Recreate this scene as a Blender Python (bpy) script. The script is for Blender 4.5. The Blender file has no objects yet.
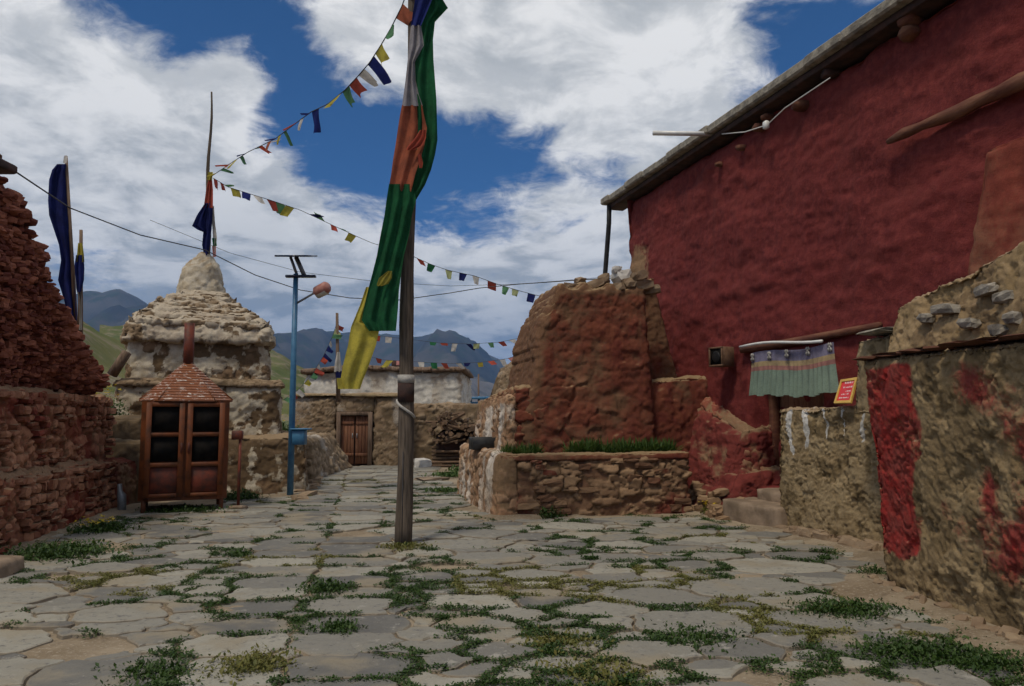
import bpy, math, random
import numpy as np
from mathutils import Vector, Matrix
random.seed(7); RNG=np.random.default_rng(11)
sc=bpy.context.scene; COL=sc.collection
# ------------------------------------------------------------------ camera
F_PX=770.0; PITCH=math.atan(72/770); EYE=1.6
cam=bpy.data.cameras.new('camera'); cam.lens=F_PX/1024*36; cam.sensor_width=36; cam.clip_start=.05; cam.clip_end=60000
co=bpy.data.objects.new('camera',cam); COL.objects.link(co); co.location=(0,0,EYE); co.rotation_euler=(math.pi/2+PITCH,0,0); sc.camera=co
# ------------------------------------------------------------------ exposure
sc.view_settings.view_transform='Standard'; sc.view_settings.look='None'; sc.view_settings.gamma=1; sc.view_settings.use_curve_mapping=False
sc.view_settings.exposure=0.27
# ------------------------------------------------------------------ sun
SUN_EL=math.radians(60); SUN_AZ=math.radians(212)   # compass angle from +Y clockwise: behind camera, right
sl=bpy.data.lights.new('sun','SUN'); sl.energy=2.0; sl.angle=math.radians(10); sl.color=(1,.89,.72)
so=bpy.data.objects.new('sun',sl); COL.objects.link(so)
sd=Vector((math.sin(SUN_AZ)*math.cos(SUN_EL),math.cos(SUN_AZ)*math.cos(SUN_EL),math.sin(SUN_EL)))
so.rotation_euler=sd.to_track_quat('Z','Y').to_euler(); so.location=(0,0,30)

# ------------------------------------------------------------------ node helper
class NT:
    def __init__(s,tree): s.t=tree; s.n=tree.nodes; s.l=tree.links
    def new(s,typ,**kw):
        nd=s.n.new(typ)
        for k,v in kw.items(): setattr(nd,k,v)
        return nd
    def put(s,sock,v):
        if isinstance(v,bpy.types.NodeSocket): s.l.new(v,sock)
        elif v is not None:
            if isinstance(v,(tuple,list)) and len(v)==3 and sock.type=='RGBA': v=(*v,1)
            sock.default_value=v
    def math(s,op,a,b=None,c=None,clamp=False):
        nd=s.new('ShaderNodeMath',operation=op,use_clamp=clamp); s.put(nd.inputs[0],a); s.put(nd.inputs[1],b)
        if c is not None: s.put(nd.inputs[2],c)
        return nd.outputs[0]
    def vm(s,op,a,b=None,out=0):
        nd=s.new('ShaderNodeVectorMath',operation=op); s.put(nd.inputs[0],a)
        if b is not None: s.put(nd.inputs[1],b)
        return nd.outputs[out]
    def mix(s,f,a,b,mode='MIX'):
        nd=s.new('ShaderNodeMix',data_type='RGBA',blend_type=mode); s.put(nd.inputs[0],f); s.put(nd.inputs[6],a); s.put(nd.inputs[7],b); return nd.outputs[2]
    def pos(s): return s.new('ShaderNodeNewGeometry').outputs['Position']
    def noise(s,scale,detail=5,rough=.55,vec=None,dist=0,col=False):
        nd=s.new('ShaderNodeTexNoise'); s.put(nd.inputs['Vector'],vec if vec is not None else s.pos())
        nd.inputs['Scale'].default_value=scale; nd.inputs['Detail'].default_value=detail; nd.inputs['Roughness'].default_value=rough; nd.inputs['Distortion'].default_value=dist
        return nd.outputs[1 if col else 0]
    def ss(s,x,a,b):
        nd=s.new('ShaderNodeMapRange',interpolation_type='SMOOTHSTEP'); s.put(nd.inputs[0],x); nd.inputs[1].default_value=a; nd.inputs[2].default_value=b; return nd.outputs[0]
    def attr(s,name): return s.new('ShaderNodeAttribute',attribute_name=name).outputs['Fac']
    def scalev(s,v,k):
        nd=s.new('ShaderNodeVectorMath',operation='MULTIPLY'); s.put(nd.inputs[0],v if v is not None else s.pos()); nd.inputs[1].default_value=k; return nd.outputs[0]
    def bump(s,h,strength,dist=.02,nrm=None):
        nd=s.new('ShaderNodeBump'); s.put(nd.inputs['Height'],h); nd.inputs['Strength'].default_value=strength; nd.inputs['Distance'].default_value=dist
        if nrm is not None: s.put(nd.inputs['Normal'],nrm)
        return nd.outputs[0]
def new_mat(name):
    m=bpy.data.materials.new(name); m.use_nodes=True; t=NT(m.node_tree)
    b=m.node_tree.nodes['Principled BSDF']; b.inputs['Specular IOR Level'].default_value=.2
    return m,t,b

# ------------------------------------------------------------------ sky (world)
w=bpy.data.worlds.new('World'); sc.world=w; w.use_nodes=True; T=NT(w.node_tree); T.n.clear()
sky=T.new('ShaderNodeTexSky',sky_type='NISHITA'); sky.sun_disc=False; sky.sun_elevation=SUN_EL; sky.sun_rotation=SUN_AZ; sky.altitude=3900; sky.air_density=.9; sky.dust_density=.1; sky.ozone_density=3
SKYK=.1
def rayd(px,py):
    x=(px-512)/F_PX; y=-(py-343)/F_PX
    return Vector((x,math.cos(PITCH)-y*math.sin(PITCH),math.sin(PITCH)+y*math.cos(PITCH)))
dirv=T.new('ShaderNodeTexCoord').outputs['Generated']
# cloud deck: lumps of cloud and clear gaps given by compass direction, broken up with noise on a flat cloud layer
blobs=[(130,0,6,-1.2),(215,30,7,-1.7),(250,100,6,-1.3),(300,100,6,-1.3),(345,150,5,-1.4),(380,195,5,-1.6),(440,172,5,-2.0),(500,170,5,-2.3),(560,172,5,-2.0),(600,160,4,-1.2),(400,130,4,-1.0),(75,-10,4,-.9),(790,45,4,-1.3),(760,60,3,-.6),(850,30,5,-.5),(270,20,4,-.8),(600,190,4,-.7),(640,140,4,-.4),
       (50,232,4,-1.1),(110,240,4,-1.0),(170,262,4,-.7),(480,240,3,-.5),
       (20,70,8,1.8),(90,130,7,1.6),(150,140,5,1.2),(190,190,6,1.3),(290,225,6,1.0),(240,160,4,.9),(380,20,6,1.5),(370,70,4,.9),(480,55,8,1.6),(560,70,7,1.4),(650,60,11,1.4),(232,70,1.7,3.0),(450,280,11,1.6),(600,210,5,1.3),(370,235,4,1.0),(330,300,8,.9),(160,290,7,.6),(540,225,5,.9),(310,15,3,.8)]
acc=None
for (px,py,rad,wt) in blobs:
    d=rayd(px,py).normalized(); dt=T.vm('DOT_PRODUCT',T.vm('NORMALIZE',dirv),tuple(d),out=1)
    k=1/(2*(math.radians(rad)**2)); g=T.math('EXPONENT',T.math('MULTIPLY',T.math('SUBTRACT',dt,1.0),2*k)); g=T.math('MULTIPLY',g,wt)
    acc=g if acc is None else T.math('ADD',acc,g)
acc=T.math('MULTIPLY',acc,.78)
sep=T.new('ShaderNodeSeparateXYZ'); T.put(sep.inputs[0],dirv)
inv=T.math('DIVIDE',1.0,T.math('ADD',T.math('MAXIMUM',sep.outputs[2],0.0),.22))
cv=T.new('ShaderNodeCombineXYZ')
T.put(cv.inputs[0],T.math('MULTIPLY',sep.outputs[0],inv)); T.put(cv.inputs[1],T.math('MULTIPLY',sep.outputs[1],inv)); cv.inputs[2].default_value=3.7
V=cv.outputs[0]
n1=T.noise(3.4,12,.58,V,.5); n2=T.noise(11.0,10,.66,V,.5)
dens=T.math('ADD',acc,T.math('MULTIPLY',T.math('SUBTRACT',n1,.5),4.4)); dens=T.math('ADD',dens,T.math('MULTIPLY',T.math('SUBTRACT',n2,.5),2.6)); dens=T.math('ADD',dens,.10)
cover=T.ss(dens,-.75,.70)
n3=T.noise(4.6,12,.62,T.vm('ADD',V,(.11,.16,.3)),.3)
shade=T.math('ADD',T.math('MULTIPLY',T.ss(n3,.36,.62),.80),T.math('MULTIPLY',T.ss(sep.outputs[2],.05,.40),.45))
thick=T.ss(dens,.8,2.6)
shade=T.math('SUBTRACT',shade,T.math('MULTIPLY',thick,.22),clamp=True)
ccol=T.mix(shade,(3.2/SKYK*.1,3.4/SKYK*.1,3.5/SKYK*.1),(7.9/SKYK*.1,7.8/SKYK*.1,7.6/SKYK*.1))
skyc=T.mix(1.0,sky.outputs[0],(.13,.45,.70),'MULTIPLY')
fin=T.mix(cover,skyc,ccol)
bg=T.new('ShaderNodeBackground'); T.put(bg.inputs[0],fin); bg.inputs[1].default_value=SKYK
ow=T.new('ShaderNodeOutputWorld'); T.l.new(bg.outputs[0],ow.inputs[0])

# ------------------------------------------------------------------ geometry helpers
def P(px,py,Y):
    r=rayd(px,py); r=r/r.y
    return np.array([r.x*Y,Y,EYE+r.z*Y])
def G(px,py,z=0.):
    r=rayd(px,py); r=r*((z-EYE)/r.z); return np.array([r.x,r.y,z])
def _h(ix,iy,iz,seed):
    with np.errstate(over='ignore'):
        h=(ix.astype(np.int64)*374761393+iy.astype(np.int64)*668265263+iz.astype(np.int64)*2147483647+seed*1274126177)&0xffffffff
        h=((h^(h>>13))*1274126177)&0xffffffff; h=((h^(h>>16))*2246822519)&0xffffffff; h=h^(h>>15)
    return (h&0xffffff)/float(0x1000000)
def vn(Pn,scale=1.,seed=0):
    Q=Pn*scale; I=np.floor(Q).astype(np.int64); f=Q-I; f=f*f*f*(f*(f*6-15)+10); r=0
    for a in (0,1):
        for b in (0,1):
            for c in (0,1):
                wgt=(f[:,0] if a else 1-f[:,0])*(f[:,1] if b else 1-f[:,1])*(f[:,2] if c else 1-f[:,2])
                r=r+wgt*_h(I[:,0]+a,I[:,1]+b,I[:,2]+c,seed)
    return r
def fbm(Pn,scale=1.,octv=4,seed=0,gain=.5):
    r=0;a=1;t=0
    for o in range(octv): r=r+a*(vn(Pn,scale*2.03**o,seed+o*17)-.5)*2; t+=a; a*=gain
    return r/t
def voro(Pn,scale,seed=0,jit=.85):
    Q=Pn*np.asarray(scale); I=np.floor(Q).astype(np.int64); F1=np.full(len(Q),9.); F2=F1.copy(); ID=np.zeros(len(Q)); TL_=np.zeros(len(Q))
    for a in (-1,0,1):
        for b in (-1,0,1):
            for c in (-1,0,1):
                x,y,z=I[:,0]+a,I[:,1]+b,I[:,2]+c
                ox=x+.5+jit*(_h(x,y,z,seed)-.5)-Q[:,0];oy=y+.5+jit*(_h(x,y,z,seed+1)-.5)-Q[:,1];oz=z+.5+jit*(_h(x,y,z,seed+2)-.5)-Q[:,2]
                d=np.sqrt(ox*ox+oy*oy+oz*oz)
                i=_h(x,y,z,seed+3); c1=d<F1; F2=np.where(c1,F1,np.minimum(F2,d)); ID=np.where(c1,i,ID)
                TL_=np.where(c1,ox*(_h(x,y,z,seed+4)-.5)+oy*(_h(x,y,z,seed+5)-.5)+oz*(_h(x,y,z,seed+6)-.5),TL_); F1=np.where(c1,d,F1)
    VT['t']=TL_
    return F1,F2,ID
VT={}
def sstep(x,a,b): t=np.clip((x-a)/(b-a),0,1); return t*t*(3-2*t)
def tag(o,label=None,cat=None,group=None,kind=None):
    for k,v in (('label',label),('category',cat),('group',group),('kind',kind)):
        if v: o[k]=v
    return o
def mesh_np(name,V,F,attrs=None,smooth=True):
    me=bpy.data.meshes.new(name); V=np.asarray(V,dtype=np.float32)
    if isinstance(F,np.ndarray):
        k=F.shape[1]; me.vertices.add(len(V)); me.vertices.foreach_set('co',V.ravel())
        me.loops.add(F.size); me.loops.foreach_set('vertex_index',F.ravel().astype(np.int32))
        me.polygons.add(len(F)); me.polygons.foreach_set('loop_start',np.arange(0,F.size,k,dtype=np.int32)); me.polygons.foreach_set('loop_total',np.full(len(F),k,dtype=np.int32))
        me.update(calc_edges=True); me.validate()
    else: me.from_pydata([tuple(map(float,v)) for v in V],[],[tuple(f) for f in F]); me.update()
    if attrs:
        for k2,a in attrs.items():
            at=me.attributes.new(k2,'FLOAT','POINT'); at.data.foreach_set('value',np.asarray(a,dtype=np.float32))
    me.polygons.foreach_set('use_smooth',np.full(len(me.polygons),bool(smooth)))
    return me
ROOTLOC={}
def thing(name,label,cat,loc,group=None):
    o=bpy.data.objects.new(name,None); o.empty_display_size=.2; COL.objects.link(o); o.location=tuple(map(float,loc)); ROOTLOC[o.name]=np.array(loc,dtype=float)
    return tag(o,label,cat,group)
def root_of(o):
    while o.parent: o=o.parent
    return o
def obj(name,V,F,mat,parent=None,loc=None,attrs=None,smooth=True,label=None,cat=None,group=None,kind=None):
    """V in world coordinates; local = world minus root location"""
    if len(V)==0: raise ValueError(name)
    if parent is not None: base=ROOTLOC[root_of(parent).name]
    else: base=np.array(loc if loc is not None else (0,0,0),dtype=float)
    me=mesh_np(name,np.asarray(V,dtype=float)-base,F,attrs,smooth); o=bpy.data.objects.new(name,me); COL.objects.link(o)
    if mat: me.materials.append(mat)
    if parent is not None: o.parent=parent
    else: o.location=tuple(base); ROOTLOC[o.name]=base
    return tag(o,label,cat,group,kind)

def hexgrid(C,res,warp=None):
    """8 corners (ccw bottom, ccw top) -> surface lattice. returns V,F(quads),E (distance to nearest edge), uvw"""
    C=np.asarray(C,dtype=float)
    L=[max(np.linalg.norm(C[1]-C[0]),np.linalg.norm(C[5]-C[4])),max(np.linalg.norm(C[3]-C[0]),np.linalg.norm(C[7]-C[4])),max(np.linalg.norm(C[4]-C[0]),np.linalg.norm(C[6]-C[2]))]
    n=[max(1,int(round(l/res))) for l in L]; nx,ny,nz=n
    idx=-np.ones((nx+1,ny+1,nz+1),dtype=np.int64); m=np.zeros_like(idx,dtype=bool); m[0]=m[-1]=True; m[:,0]=m[:,-1]=True; m[:,:,0]=m[:,:,-1]=True
    ijk=np.argwhere(m); idx[m]=np.arange(len(ijk)); uvw=ijk/np.array(n)
    u,v,w_=uvw[:,0:1],uvw[:,1:2],uvw[:,2:3]
    V=((C[0]*(1-u)*(1-v)+C[1]*u*(1-v)+C[2]*u*v+C[3]*(1-u)*v)*(1-w_)+(C[4]*(1-u)*(1-v)+C[5]*u*(1-v)+C[6]*u*v+C[7]*(1-u)*v)*w_)
    def q(A,flip):
        a,b,c,d=A[:-1,:-1].ravel(),A[1:,:-1].ravel(),A[1:,1:].ravel(),A[:-1,1:].ravel()
        return np.stack([a,d,c,b] if flip else [a,b,c,d],1)
    F=np.concatenate([q(idx[:,:,0],True),q(idx[:,:,-1],False),q(idx[0],True),q(idx[-1],False),q(idx[:,0],False),q(idx[:,-1],True)])
    dist=np.stack([np.minimum(uvw[:,k],1-uvw[:,k])*L[k] for k in range(3)],1); dist[:,2]=np.where(uvw[:,2]<.5,9.,dist[:,2]); dist.sort(axis=1)
    E=dist[:,1]
    if warp is not None: V=warp(V,uvw)
    vol=np.dot(np.cross(C[1]-C[0],C[3]-C[0]),C[4]-C[0])
    if vol<0: F=F[:,::-1].copy()
    return V,F,E,uvw
def normals(V,F):
    a,b,c,d=(V[F[:,i]] for i in range(4)); fn=np.cross(c-a,d-b); N=np.zeros_like(V)
    for i in range(4): np.add.at(N,F[:,i],fn)
    return N/np.maximum(np.linalg.norm(N,axis=1,keepdims=True),1e-9)
def rough(name,C,res,mat,parent=None,style='rubble',amp=1.,fillb=0.,cell=(3.2,3.2,5.5),seed=1,round_=.06,warp=None,washf=None,**kw):
    V,F,E,uvw=hexgrid(C,res,warp); N=normals(V,F)
    low=fbm(V,.9,3,seed); mid=fbm(V,3.2,4,seed+5)
    attrs={}
    wv=V+.12*np.stack([fbm(V,2.5,2,seed+31),fbm(V,2.5,2,seed+32),.5*fbm(V,2.5,2,seed+33)],1)
    wv=V+.10*np.stack([fbm(V,2.5,2,seed+31),fbm(V,2.5,2,seed+32),.5*fbm(V,2.5,2,seed+33)],1)+.045*np.stack([fbm(V,8,2,seed+34),fbm(V,8,2,seed+35),fbm(V,8,2,seed+36)],1)
    fine=fbm(V,9,4,seed+11,.6); crum=np.abs(fbm(V,5,4,seed+12,.6))
    if style in('rubble','worn'):
        F1,F2,ID=voro(wv,cell,seed); j=F2-F1; tl=VT['t'].copy(); mort=sstep(j,.02,.15)
        F1b,F2b,IDb=voro(wv,np.array(cell)*2.4,seed+9); jb=F2b-F1b; tb_=VT['t']; sm=sstep(fbm(V,1.3,3,seed+19),.08,.25)*.8
        st=mort*.022+(ID-.5)*.055*mort+tl*.075*mort
        sb=sstep(jb,.02,.2)*.016+(IDb-.5)*.03+tb_*.035
        d=st*(1-sm)+sb*sm*1.3
        fill=sstep(fbm(V,1.0,4,seed+23)+fillb,-.05,.30) if style=='rubble' else sstep(fbm(V,1.0,4,seed+23)+fillb,-.55,.0)
        pl_=low*.05+mid*.035+.018
        d=d*(1-fill*.72)+pl_*fill*.8+fine*.016+crum*.02
        attrs['sid']=np.where(sm>.4,IDb,ID); attrs['mort']=np.where(sm>.4,sstep(jb,.02,.2),mort)*(1-.75*fill)
    elif style=='plaster':
        F1,F2,ID=voro(wv,(1.6,1.6,2.6),seed); j=F2-F1
        lump=vn(wv*np.array([1,1,1.9]),4.2,seed+61)
        d=low*.10+fbm(V*np.array([.8,.8,1.5]),1.9,4,seed+2,.55)*.085+fbm(V*np.array([1,1,2.6]),5,4,seed+3,.55)*.022+np.abs(fbm(V*np.array([.8,.8,1.9]),2.6,3,seed+6))*.05+sstep(lump,.7,.9)*.015
        attrs['sid']=ID; attrs['mort']=sstep(j,0,.2)
    elif style=='adobe':
        F1,F2,ID=voro(wv,(5,5,7),seed); j=F2-F1; r1=1-np.abs(fbm(wv,3.2,4,seed+13,.6))*2.2
        fl=fbm(V,2.2,6,seed+7,.68); f2=fbm(V,5.5,5,seed+8,.7); g9=fbm(V,30,2,seed+4,.6)
        d=low*.045+fbm(V,12,4,seed+2,.7)*.014+g9*.007-.020*sstep(fl,.06,.11)-.012*sstep(fl,.26,.30)-.010*sstep(f2,.14,.19)-.018*sstep(f2,.42,.5)+.012*sstep(fbm(V,16,2,seed+9),.45,.6)-.006*np.exp(-(np.abs(fbm(V*np.array([1,1,.6]),1.6,5,seed+14,.6))/.012)**2)*3
        attrs['sid']=ID; attrs['mort']=sstep(fbm(V,5,4,seed+7,.6),-.35,.1)
    rr=round_*(1+.8*mid+.8*low)
    d=d*amp-np.maximum(rr,.01)*np.exp(-E/np.maximum(rr,.01))
    V2=V+N*d[:,None]
    attrs['wash']=washf(V2,uvw,low,mid) if washf is not None else .5+.5*fbm(V,1.1,4,seed+41)
    return obj(name,V2,F,mat,parent,attrs=attrs,**kw)
def box_w(c,sx,sy,sz,rz=0,bev=0.,rx=0,ry=0):
    """bevelled box (vertices, faces) centred at c"""
    b=min(bev,sx*.45,sy*.45,sz*.45); vs=[];fs=[]
    if b<=0:
        for z in (-1,1):
            for x,y in ((-1,-1),(1,-1),(1,1),(-1,1)): vs.append((x*sx/2,y*sy/2,z*sz/2))
        fs=[(0,3,2,1),(4,5,6,7),(0,1,5,4),(1,2,6,5),(2,3,7,6),(3,0,4,7)]
    else:
        import itertools
        def ring(z,ins):
            x=sx/2-ins;y=sy/2-ins;cc=b*.7
            r=[(-x+cc,-y),(x-cc,-y),(x,-y+cc),(x,y-cc),(x-cc,y),(-x+cc,y),(-x,y-cc),(-x,-y+cc)]
            return [(p[0],p[1],z) for p in r]
        rs=[ring(-sz/2,b),ring(-sz/2+b,0),ring(sz/2-b,0),ring(sz/2,b)]
        for r in rs: vs+=r
        for k in range(3):
            for i in range(8): fs.append((k*8+i,k*8+(i+1)%8,(k+1)*8+(i+1)%8,(k+1)*8+i))
        fs.append(tuple(range(7,-1,-1))); fs.append(tuple(range(24,32)))
    M=Matrix.Translation(Vector(tuple(map(float,c))))@Matrix.Rotation(rz,4,'Z')@Matrix.Rotation(ry,4,'Y')@Matrix.Rotation(rx,4,'X')
    return [np.array(M@Vector(v)) for v in vs],fs
class MB:
    def __init__(s): s.v=[]; s.f=[]; s.a=[]
    def add(s,vf,a=0.):
        v,f=vf; o=len(s.v); s.v+=list(v); s.f+=[tuple(i+o for i in ff) for ff in f]; s.a+=[a]*len(v); return s
    def box(s,*a,**k): return s.add(box_w(*a,**k))
    def build(s,name,mat,parent=None,**k):
        return obj(name,np.array(s.v),s.f,mat,parent,attrs={'sid':s.a},**k)
def tube(pts,r,seg=8,wob=0.,seed=0):
    """tube along pts, r scalar or list"""
    pts=[Vector(tuple(map(float,p))) for p in pts]; n=len(pts); rs=r if hasattr(r,'__len__') else [r]*n; vs=[];fs=[]
    rnd=random.Random(seed); prev=None
    for i,p in enumerate(pts):
        t=(pts[min(i+1,n-1)]-pts[max(i-1,0)]).normalized(); a=Vector((0,0,1)) if abs(t.z)<.9 else Vector((0,1,0))
        if prev is not None: a=prev
        s_=t.cross(a).normalized(); u=s_.cross(t).normalized(); prev=u
        for k in range(seg):
            an=2*math.pi*k/seg; rr=rs[i]*(1+wob*(rnd.random()-.5)); vs.append(np.array(p+s_*math.cos(an)*rr+u*math.sin(an)*rr))
    for i in range(n-1):
        for k in range(seg): fs.append((i*seg+k,i*seg+(k+1)%seg,(i+1)*seg+(k+1)%seg,(i+1)*seg+k))
    fs.append(tuple(range(seg-1,-1,-1))); fs.append(tuple((n-1)*seg+k for k in range(seg)))
    return vs,fs
def lerp(a,b,t): return np.asarray(a)*(1-t)+np.asarray(b)*t
_SV=None
def stone(c,size,seed,rz=None,tilt=.2,rnd_=.28):
    """irregular angular stone"""
    rnd=np.random.default_rng(seed); g=np.array([(x,y,z) for x in (-1,0,1) for y in (-1,0,1) for z in (-1,0,1) if (x,y,z)!=(0,0,0)],dtype=float)
    key={tuple(p.astype(int)):i for i,p in enumerate(g)}; fs=[]
    for ax in range(3):
        for s in (-1,1):
            o=[k for k in range(3) if k!=ax]
            for a in (-1,0):
                for b in (-1,0):
                    q=[]
                    for (da,db) in ((0,0),(1,0),(1,1),(0,1)):
                        v=[0,0,0]; v[ax]=s; v[o[0]]=a+da; v[o[1]]=b+db; q.append(key[tuple(v)])
                    fl=(s>0)!=(ax==1)
                    fs.append(tuple(q) if fl else tuple(q[::-1]))
    L=np.linalg.norm(g,axis=1,keepdims=True); v=g*(1-rnd_*(L-1)); v+=rnd.uniform(-.17,.17,v.shape); v*=np.array(size)/2
    M=Matrix.Rotation(rnd.uniform(0,6.28) if rz is None else rz+rnd.uniform(-.2,.2),3,'Z')@Matrix.Rotation(rnd.uniform(-tilt,tilt),3,'X')@Matrix.Rotation(rnd.uniform(-tilt,tilt),3,'Y')
    return list(v@np.array(M).T+np.asarray(c)),fs

def courses(name,fn,rz,S,z0,z1,hr,lr,depth,mat,parent,seed,fillm=.0,proud=.0,wash0=.5):
    # stones laid in rough courses on a wall face; fn(s,z) gives the face point
    rnd=random.Random(seed); vs=[];fs=[];sid=[];ws=[]; z=z0; k=0
    while z<z1:
        h=rnd.uniform(*hr); s_=rnd.uniform(-.2,0)
        while s_<S:
            l=rnd.uniform(*lr)*(1.3 if rnd.random()<.15 else 1); hh=h*rnd.uniform(.75,1.15); c=np.array(fn(min(max(s_+l/2,.05),S-.05),min(z+h/2+rnd.uniform(-.02,.02),z1-.02)),dtype=float)
            m_=vn(c[None,:],1.7,seed+5)[0]+.4*(vn(c[None,:],5.,seed+6)[0]-.5); k+=1
            if m_>fillm:
                v,f=stone(c,(l*rnd.uniform(.86,1.0),depth*rnd.uniform(.7,1.3),hh*.93),seed*1000+k,rz=rz,tilt=.09); o=len(vs); vs+=v; fs+=[tuple(i+o for i in q) for q in f]
                sid+=[rnd.random()]*len(v); ws+=[wash0+.5*(vn(c[None,:],1.1,seed+8)[0]-.5)+rnd.uniform(-.12,.12)]*len(v)
            s_+=l
        z+=h
    return obj(name,np.array(vs),fs,mat,parent,attrs={'sid':sid,'mort':np.ones(len(vs)),'wash':ws},smooth=False,kind='stuff')
# ------------------------------------------------------------------ materials
def stone_mat(name,sa,sb,mortar,wash=None,wlo=.45,whi=.55,wcol2=None,rough_=.95,bump=.5,ledge=None,ledge_at=None):
    m,t,b=new_mat(name); sid=t.attr('sid'); fine=t.noise(28,6,.65); med=t.noise(5,5,.6); big=t.noise(1.1,3,.5)
    c=t.mix(t.ss(t.math('ADD',t.math('MULTIPLY',sid,.8),t.math('MULTIPLY',med,.3)),.2,.9),sa,sb)
    c=t.mix(t.math('SUBTRACT',1.0,t.ss(t.math('ADD',t.attr('mort'),t.math('MULTIPLY',t.math('SUBTRACT',med,.5),.7)),.1,.7)),c,mortar)
    if wash is not None:
        wv=t.math('ADD',t.attr('wash'),t.math('ADD',t.math('MULTIPLY',t.math('SUBTRACT',med,.5),.45),t.math('MULTIPLY',t.math('SUBTRACT',fine,.5),.28)))
        wc=t.mix(t.ss(med,.35,.65),wash,wcol2 or tuple(x*.72 for x in wash))
        c=t.mix(t.ss(wv,wlo,whi),c,wc)
    c=t.mix(1.0,c,t.mix(fine,(.72,.72,.72),(1.25,1.25,1.25)),'MULTIPLY')
    c=t.mix(1.0,c,t.mix(big,(.82,.82,.82),(1.15,1.15,1.15)),'MULTIPLY')
    gr=t.noise(60,6,.75,t.scalev(None,(1,1,1.4))); c=t.mix(t.math('MULTIPLY',t.ss(gr,.56,.66),.45),c,t.mix(1.0,c,(1.55,1.5,1.4),'MULTIPLY')); c=t.mix(t.math('MULTIPLY',t.ss(t.noise(17,6,.7),.57,.68),.3),c,t.mix(1.0,c,(.55,.52,.5),'MULTIPLY'))
    if ledge is not None and ledge_at is None: ledge_at=.45
    if ledge is not None:   # dust and soil lying on upward faces
        nz=t.new('ShaderNodeSeparateXYZ'); t.put(nz.inputs[0],t.new('ShaderNodeNewGeometry').outputs['Normal'])
        c=t.mix(t.ss(t.math('ADD',nz.outputs[2],t.math('MULTIPLY',t.math('SUBTRACT',med,.5),.6)),ledge_at,ledge_at+.4),c,ledge)
    t.put(b.inputs['Base Color'],c); b.inputs['Roughness'].default_value=rough_
    h=t.math('ADD',t.math('MULTIPLY',fine,.5),t.math('MULTIPLY',t.noise(90,4,.7),.25))
    t.put(b.inputs['Normal'],t.bump(h,bump,.03)); return m
def simple(name,a,b2,scale=8,rough_=.7,spec=.3,bump=.15,metal=0,stretch=(1,1,1),sidmix=0,trans=0,lo=.35,hi=.65,dist=.01,prt=0):
    m,t,b=new_mat(name); v=t.scalev(None,stretch); n=t.noise(scale,6,.6,v)
    f=t.ss(n,lo,hi)
    if sidmix: f=t.math('ADD',t.math('MULTIPLY',f,1-sidmix),t.math('MULTIPLY',t.attr('sid'),sidmix))
    cc=t.mix(f,a,b2)
    if prt: cc=t.mix(t.math('MULTIPLY',t.ss(t.noise(40,3,.7,t.scalev(None,(1,1,2.4))),.54,.60),.30),cc,t.mix(1.0,cc,(.35,.35,.38),'MULTIPLY'))   # block-printed prayer lines, worn
    t.put(b.inputs['Base Color'],cc); b.inputs['Roughness'].default_value=rough_; b.inputs['Specular IOR Level'].default_value=spec; b.inputs['Metallic'].default_value=metal
    if bump: t.put(b.inputs['Normal'],t.bump(t.noise(scale*3,5,.6,v),bump,dist))
    if trans:
        tr=t.new('ShaderNodeBsdfTranslucent'); t.put(tr.inputs[0],cc); mx=t.new('ShaderNodeMixShader'); mx.inputs[0].default_value=trans
        t.l.new(b.outputs[0],mx.inputs[1]); t.l.new(tr.outputs[0],mx.inputs[2]); t.l.new(mx.outputs[0],t.n['Material Output'].inputs[0])
    return m
M={}
MUD=(.20,.135,.075); REDW=(.27,.04,.035); WHITE=(.62,.58,.53)
M['red_rubble']=stone_mat('red rubble stone',(.18,.065,.036),(.42,.21,.125),(.17,.09,.05),wash=(.23,.052,.034),wlo=.50,whi=.74,ledge=(.24,.15,.09))
M['red_heap']=stone_mat('red heap stone',(.13,.036,.025),(.31,.115,.07),(.10,.042,.026),wash=(.215,.040,.028),wlo=.50,whi=.75)
M['planter']=stone_mat('planter stone',(.14,.075,.045),(.28,.18,.105),(.13,.08,.045),wash=(.16,.045,.03),wlo=.52,whi=.70)
M['planter_white']=stone_mat('limewashed planter stone',(.25,.14,.08),(.36,.23,.14),(.20,.13,.075),wash=WHITE,wlo=.42,whi=.62,wcol2=(.50,.42,.34))
M['pillar']=stone_mat('ruined red plaster',(.15,.06,.036),(.22,.115,.065),(.14,.075,.042),wash=(.110,.026,.018),wlo=.32,whi=.60,wcol2=(.16,.050,.028),ledge=(.26,.18,.10))
M['chorten']=stone_mat('limewash over mud and stone',(.17,.11,.065),(.25,.17,.105),(.12,.08,.045),wash=(.50,.45,.36),wlo=.48,whi=.60,wcol2=(.38,.32,.23),ledge=(.25,.18,.11))
M['chorten_top']=stone_mat('weathered limewashed tiers',(.20,.14,.085),(.30,.22,.14),(.13,.09,.055),wash=(.52,.46,.36),wlo=.42,whi=.60,wcol2=(.38,.32,.25),ledge=(.40,.34,.26))
M['adobe']=stone_mat('tan mud brick',(.24,.175,.095),(.31,.235,.135),(.16,.115,.06),wash=(.62,.60,.56),wlo=.74,whi=.82,bump=.8,ledge=(.30,.22,.14))
M['adobe_red']=stone_mat('mud block with red paint',(.24,.17,.088),(.32,.235,.13),(.17,.12,.062),wash=(.33,.030,.026),wlo=.45,whi=.66,wcol2=(.24,.05,.04),bump=.8,ledge=(.33,.23,.14))
M['footing']=stone_mat('red footing stone',(.19,.05,.035),(.27,.10,.06),(.22,.14,.08),wash=(.165,.034,.028),wlo=.36,whi=.6,ledge=(.29,.20,.12),ledge_at=.72)
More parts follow.
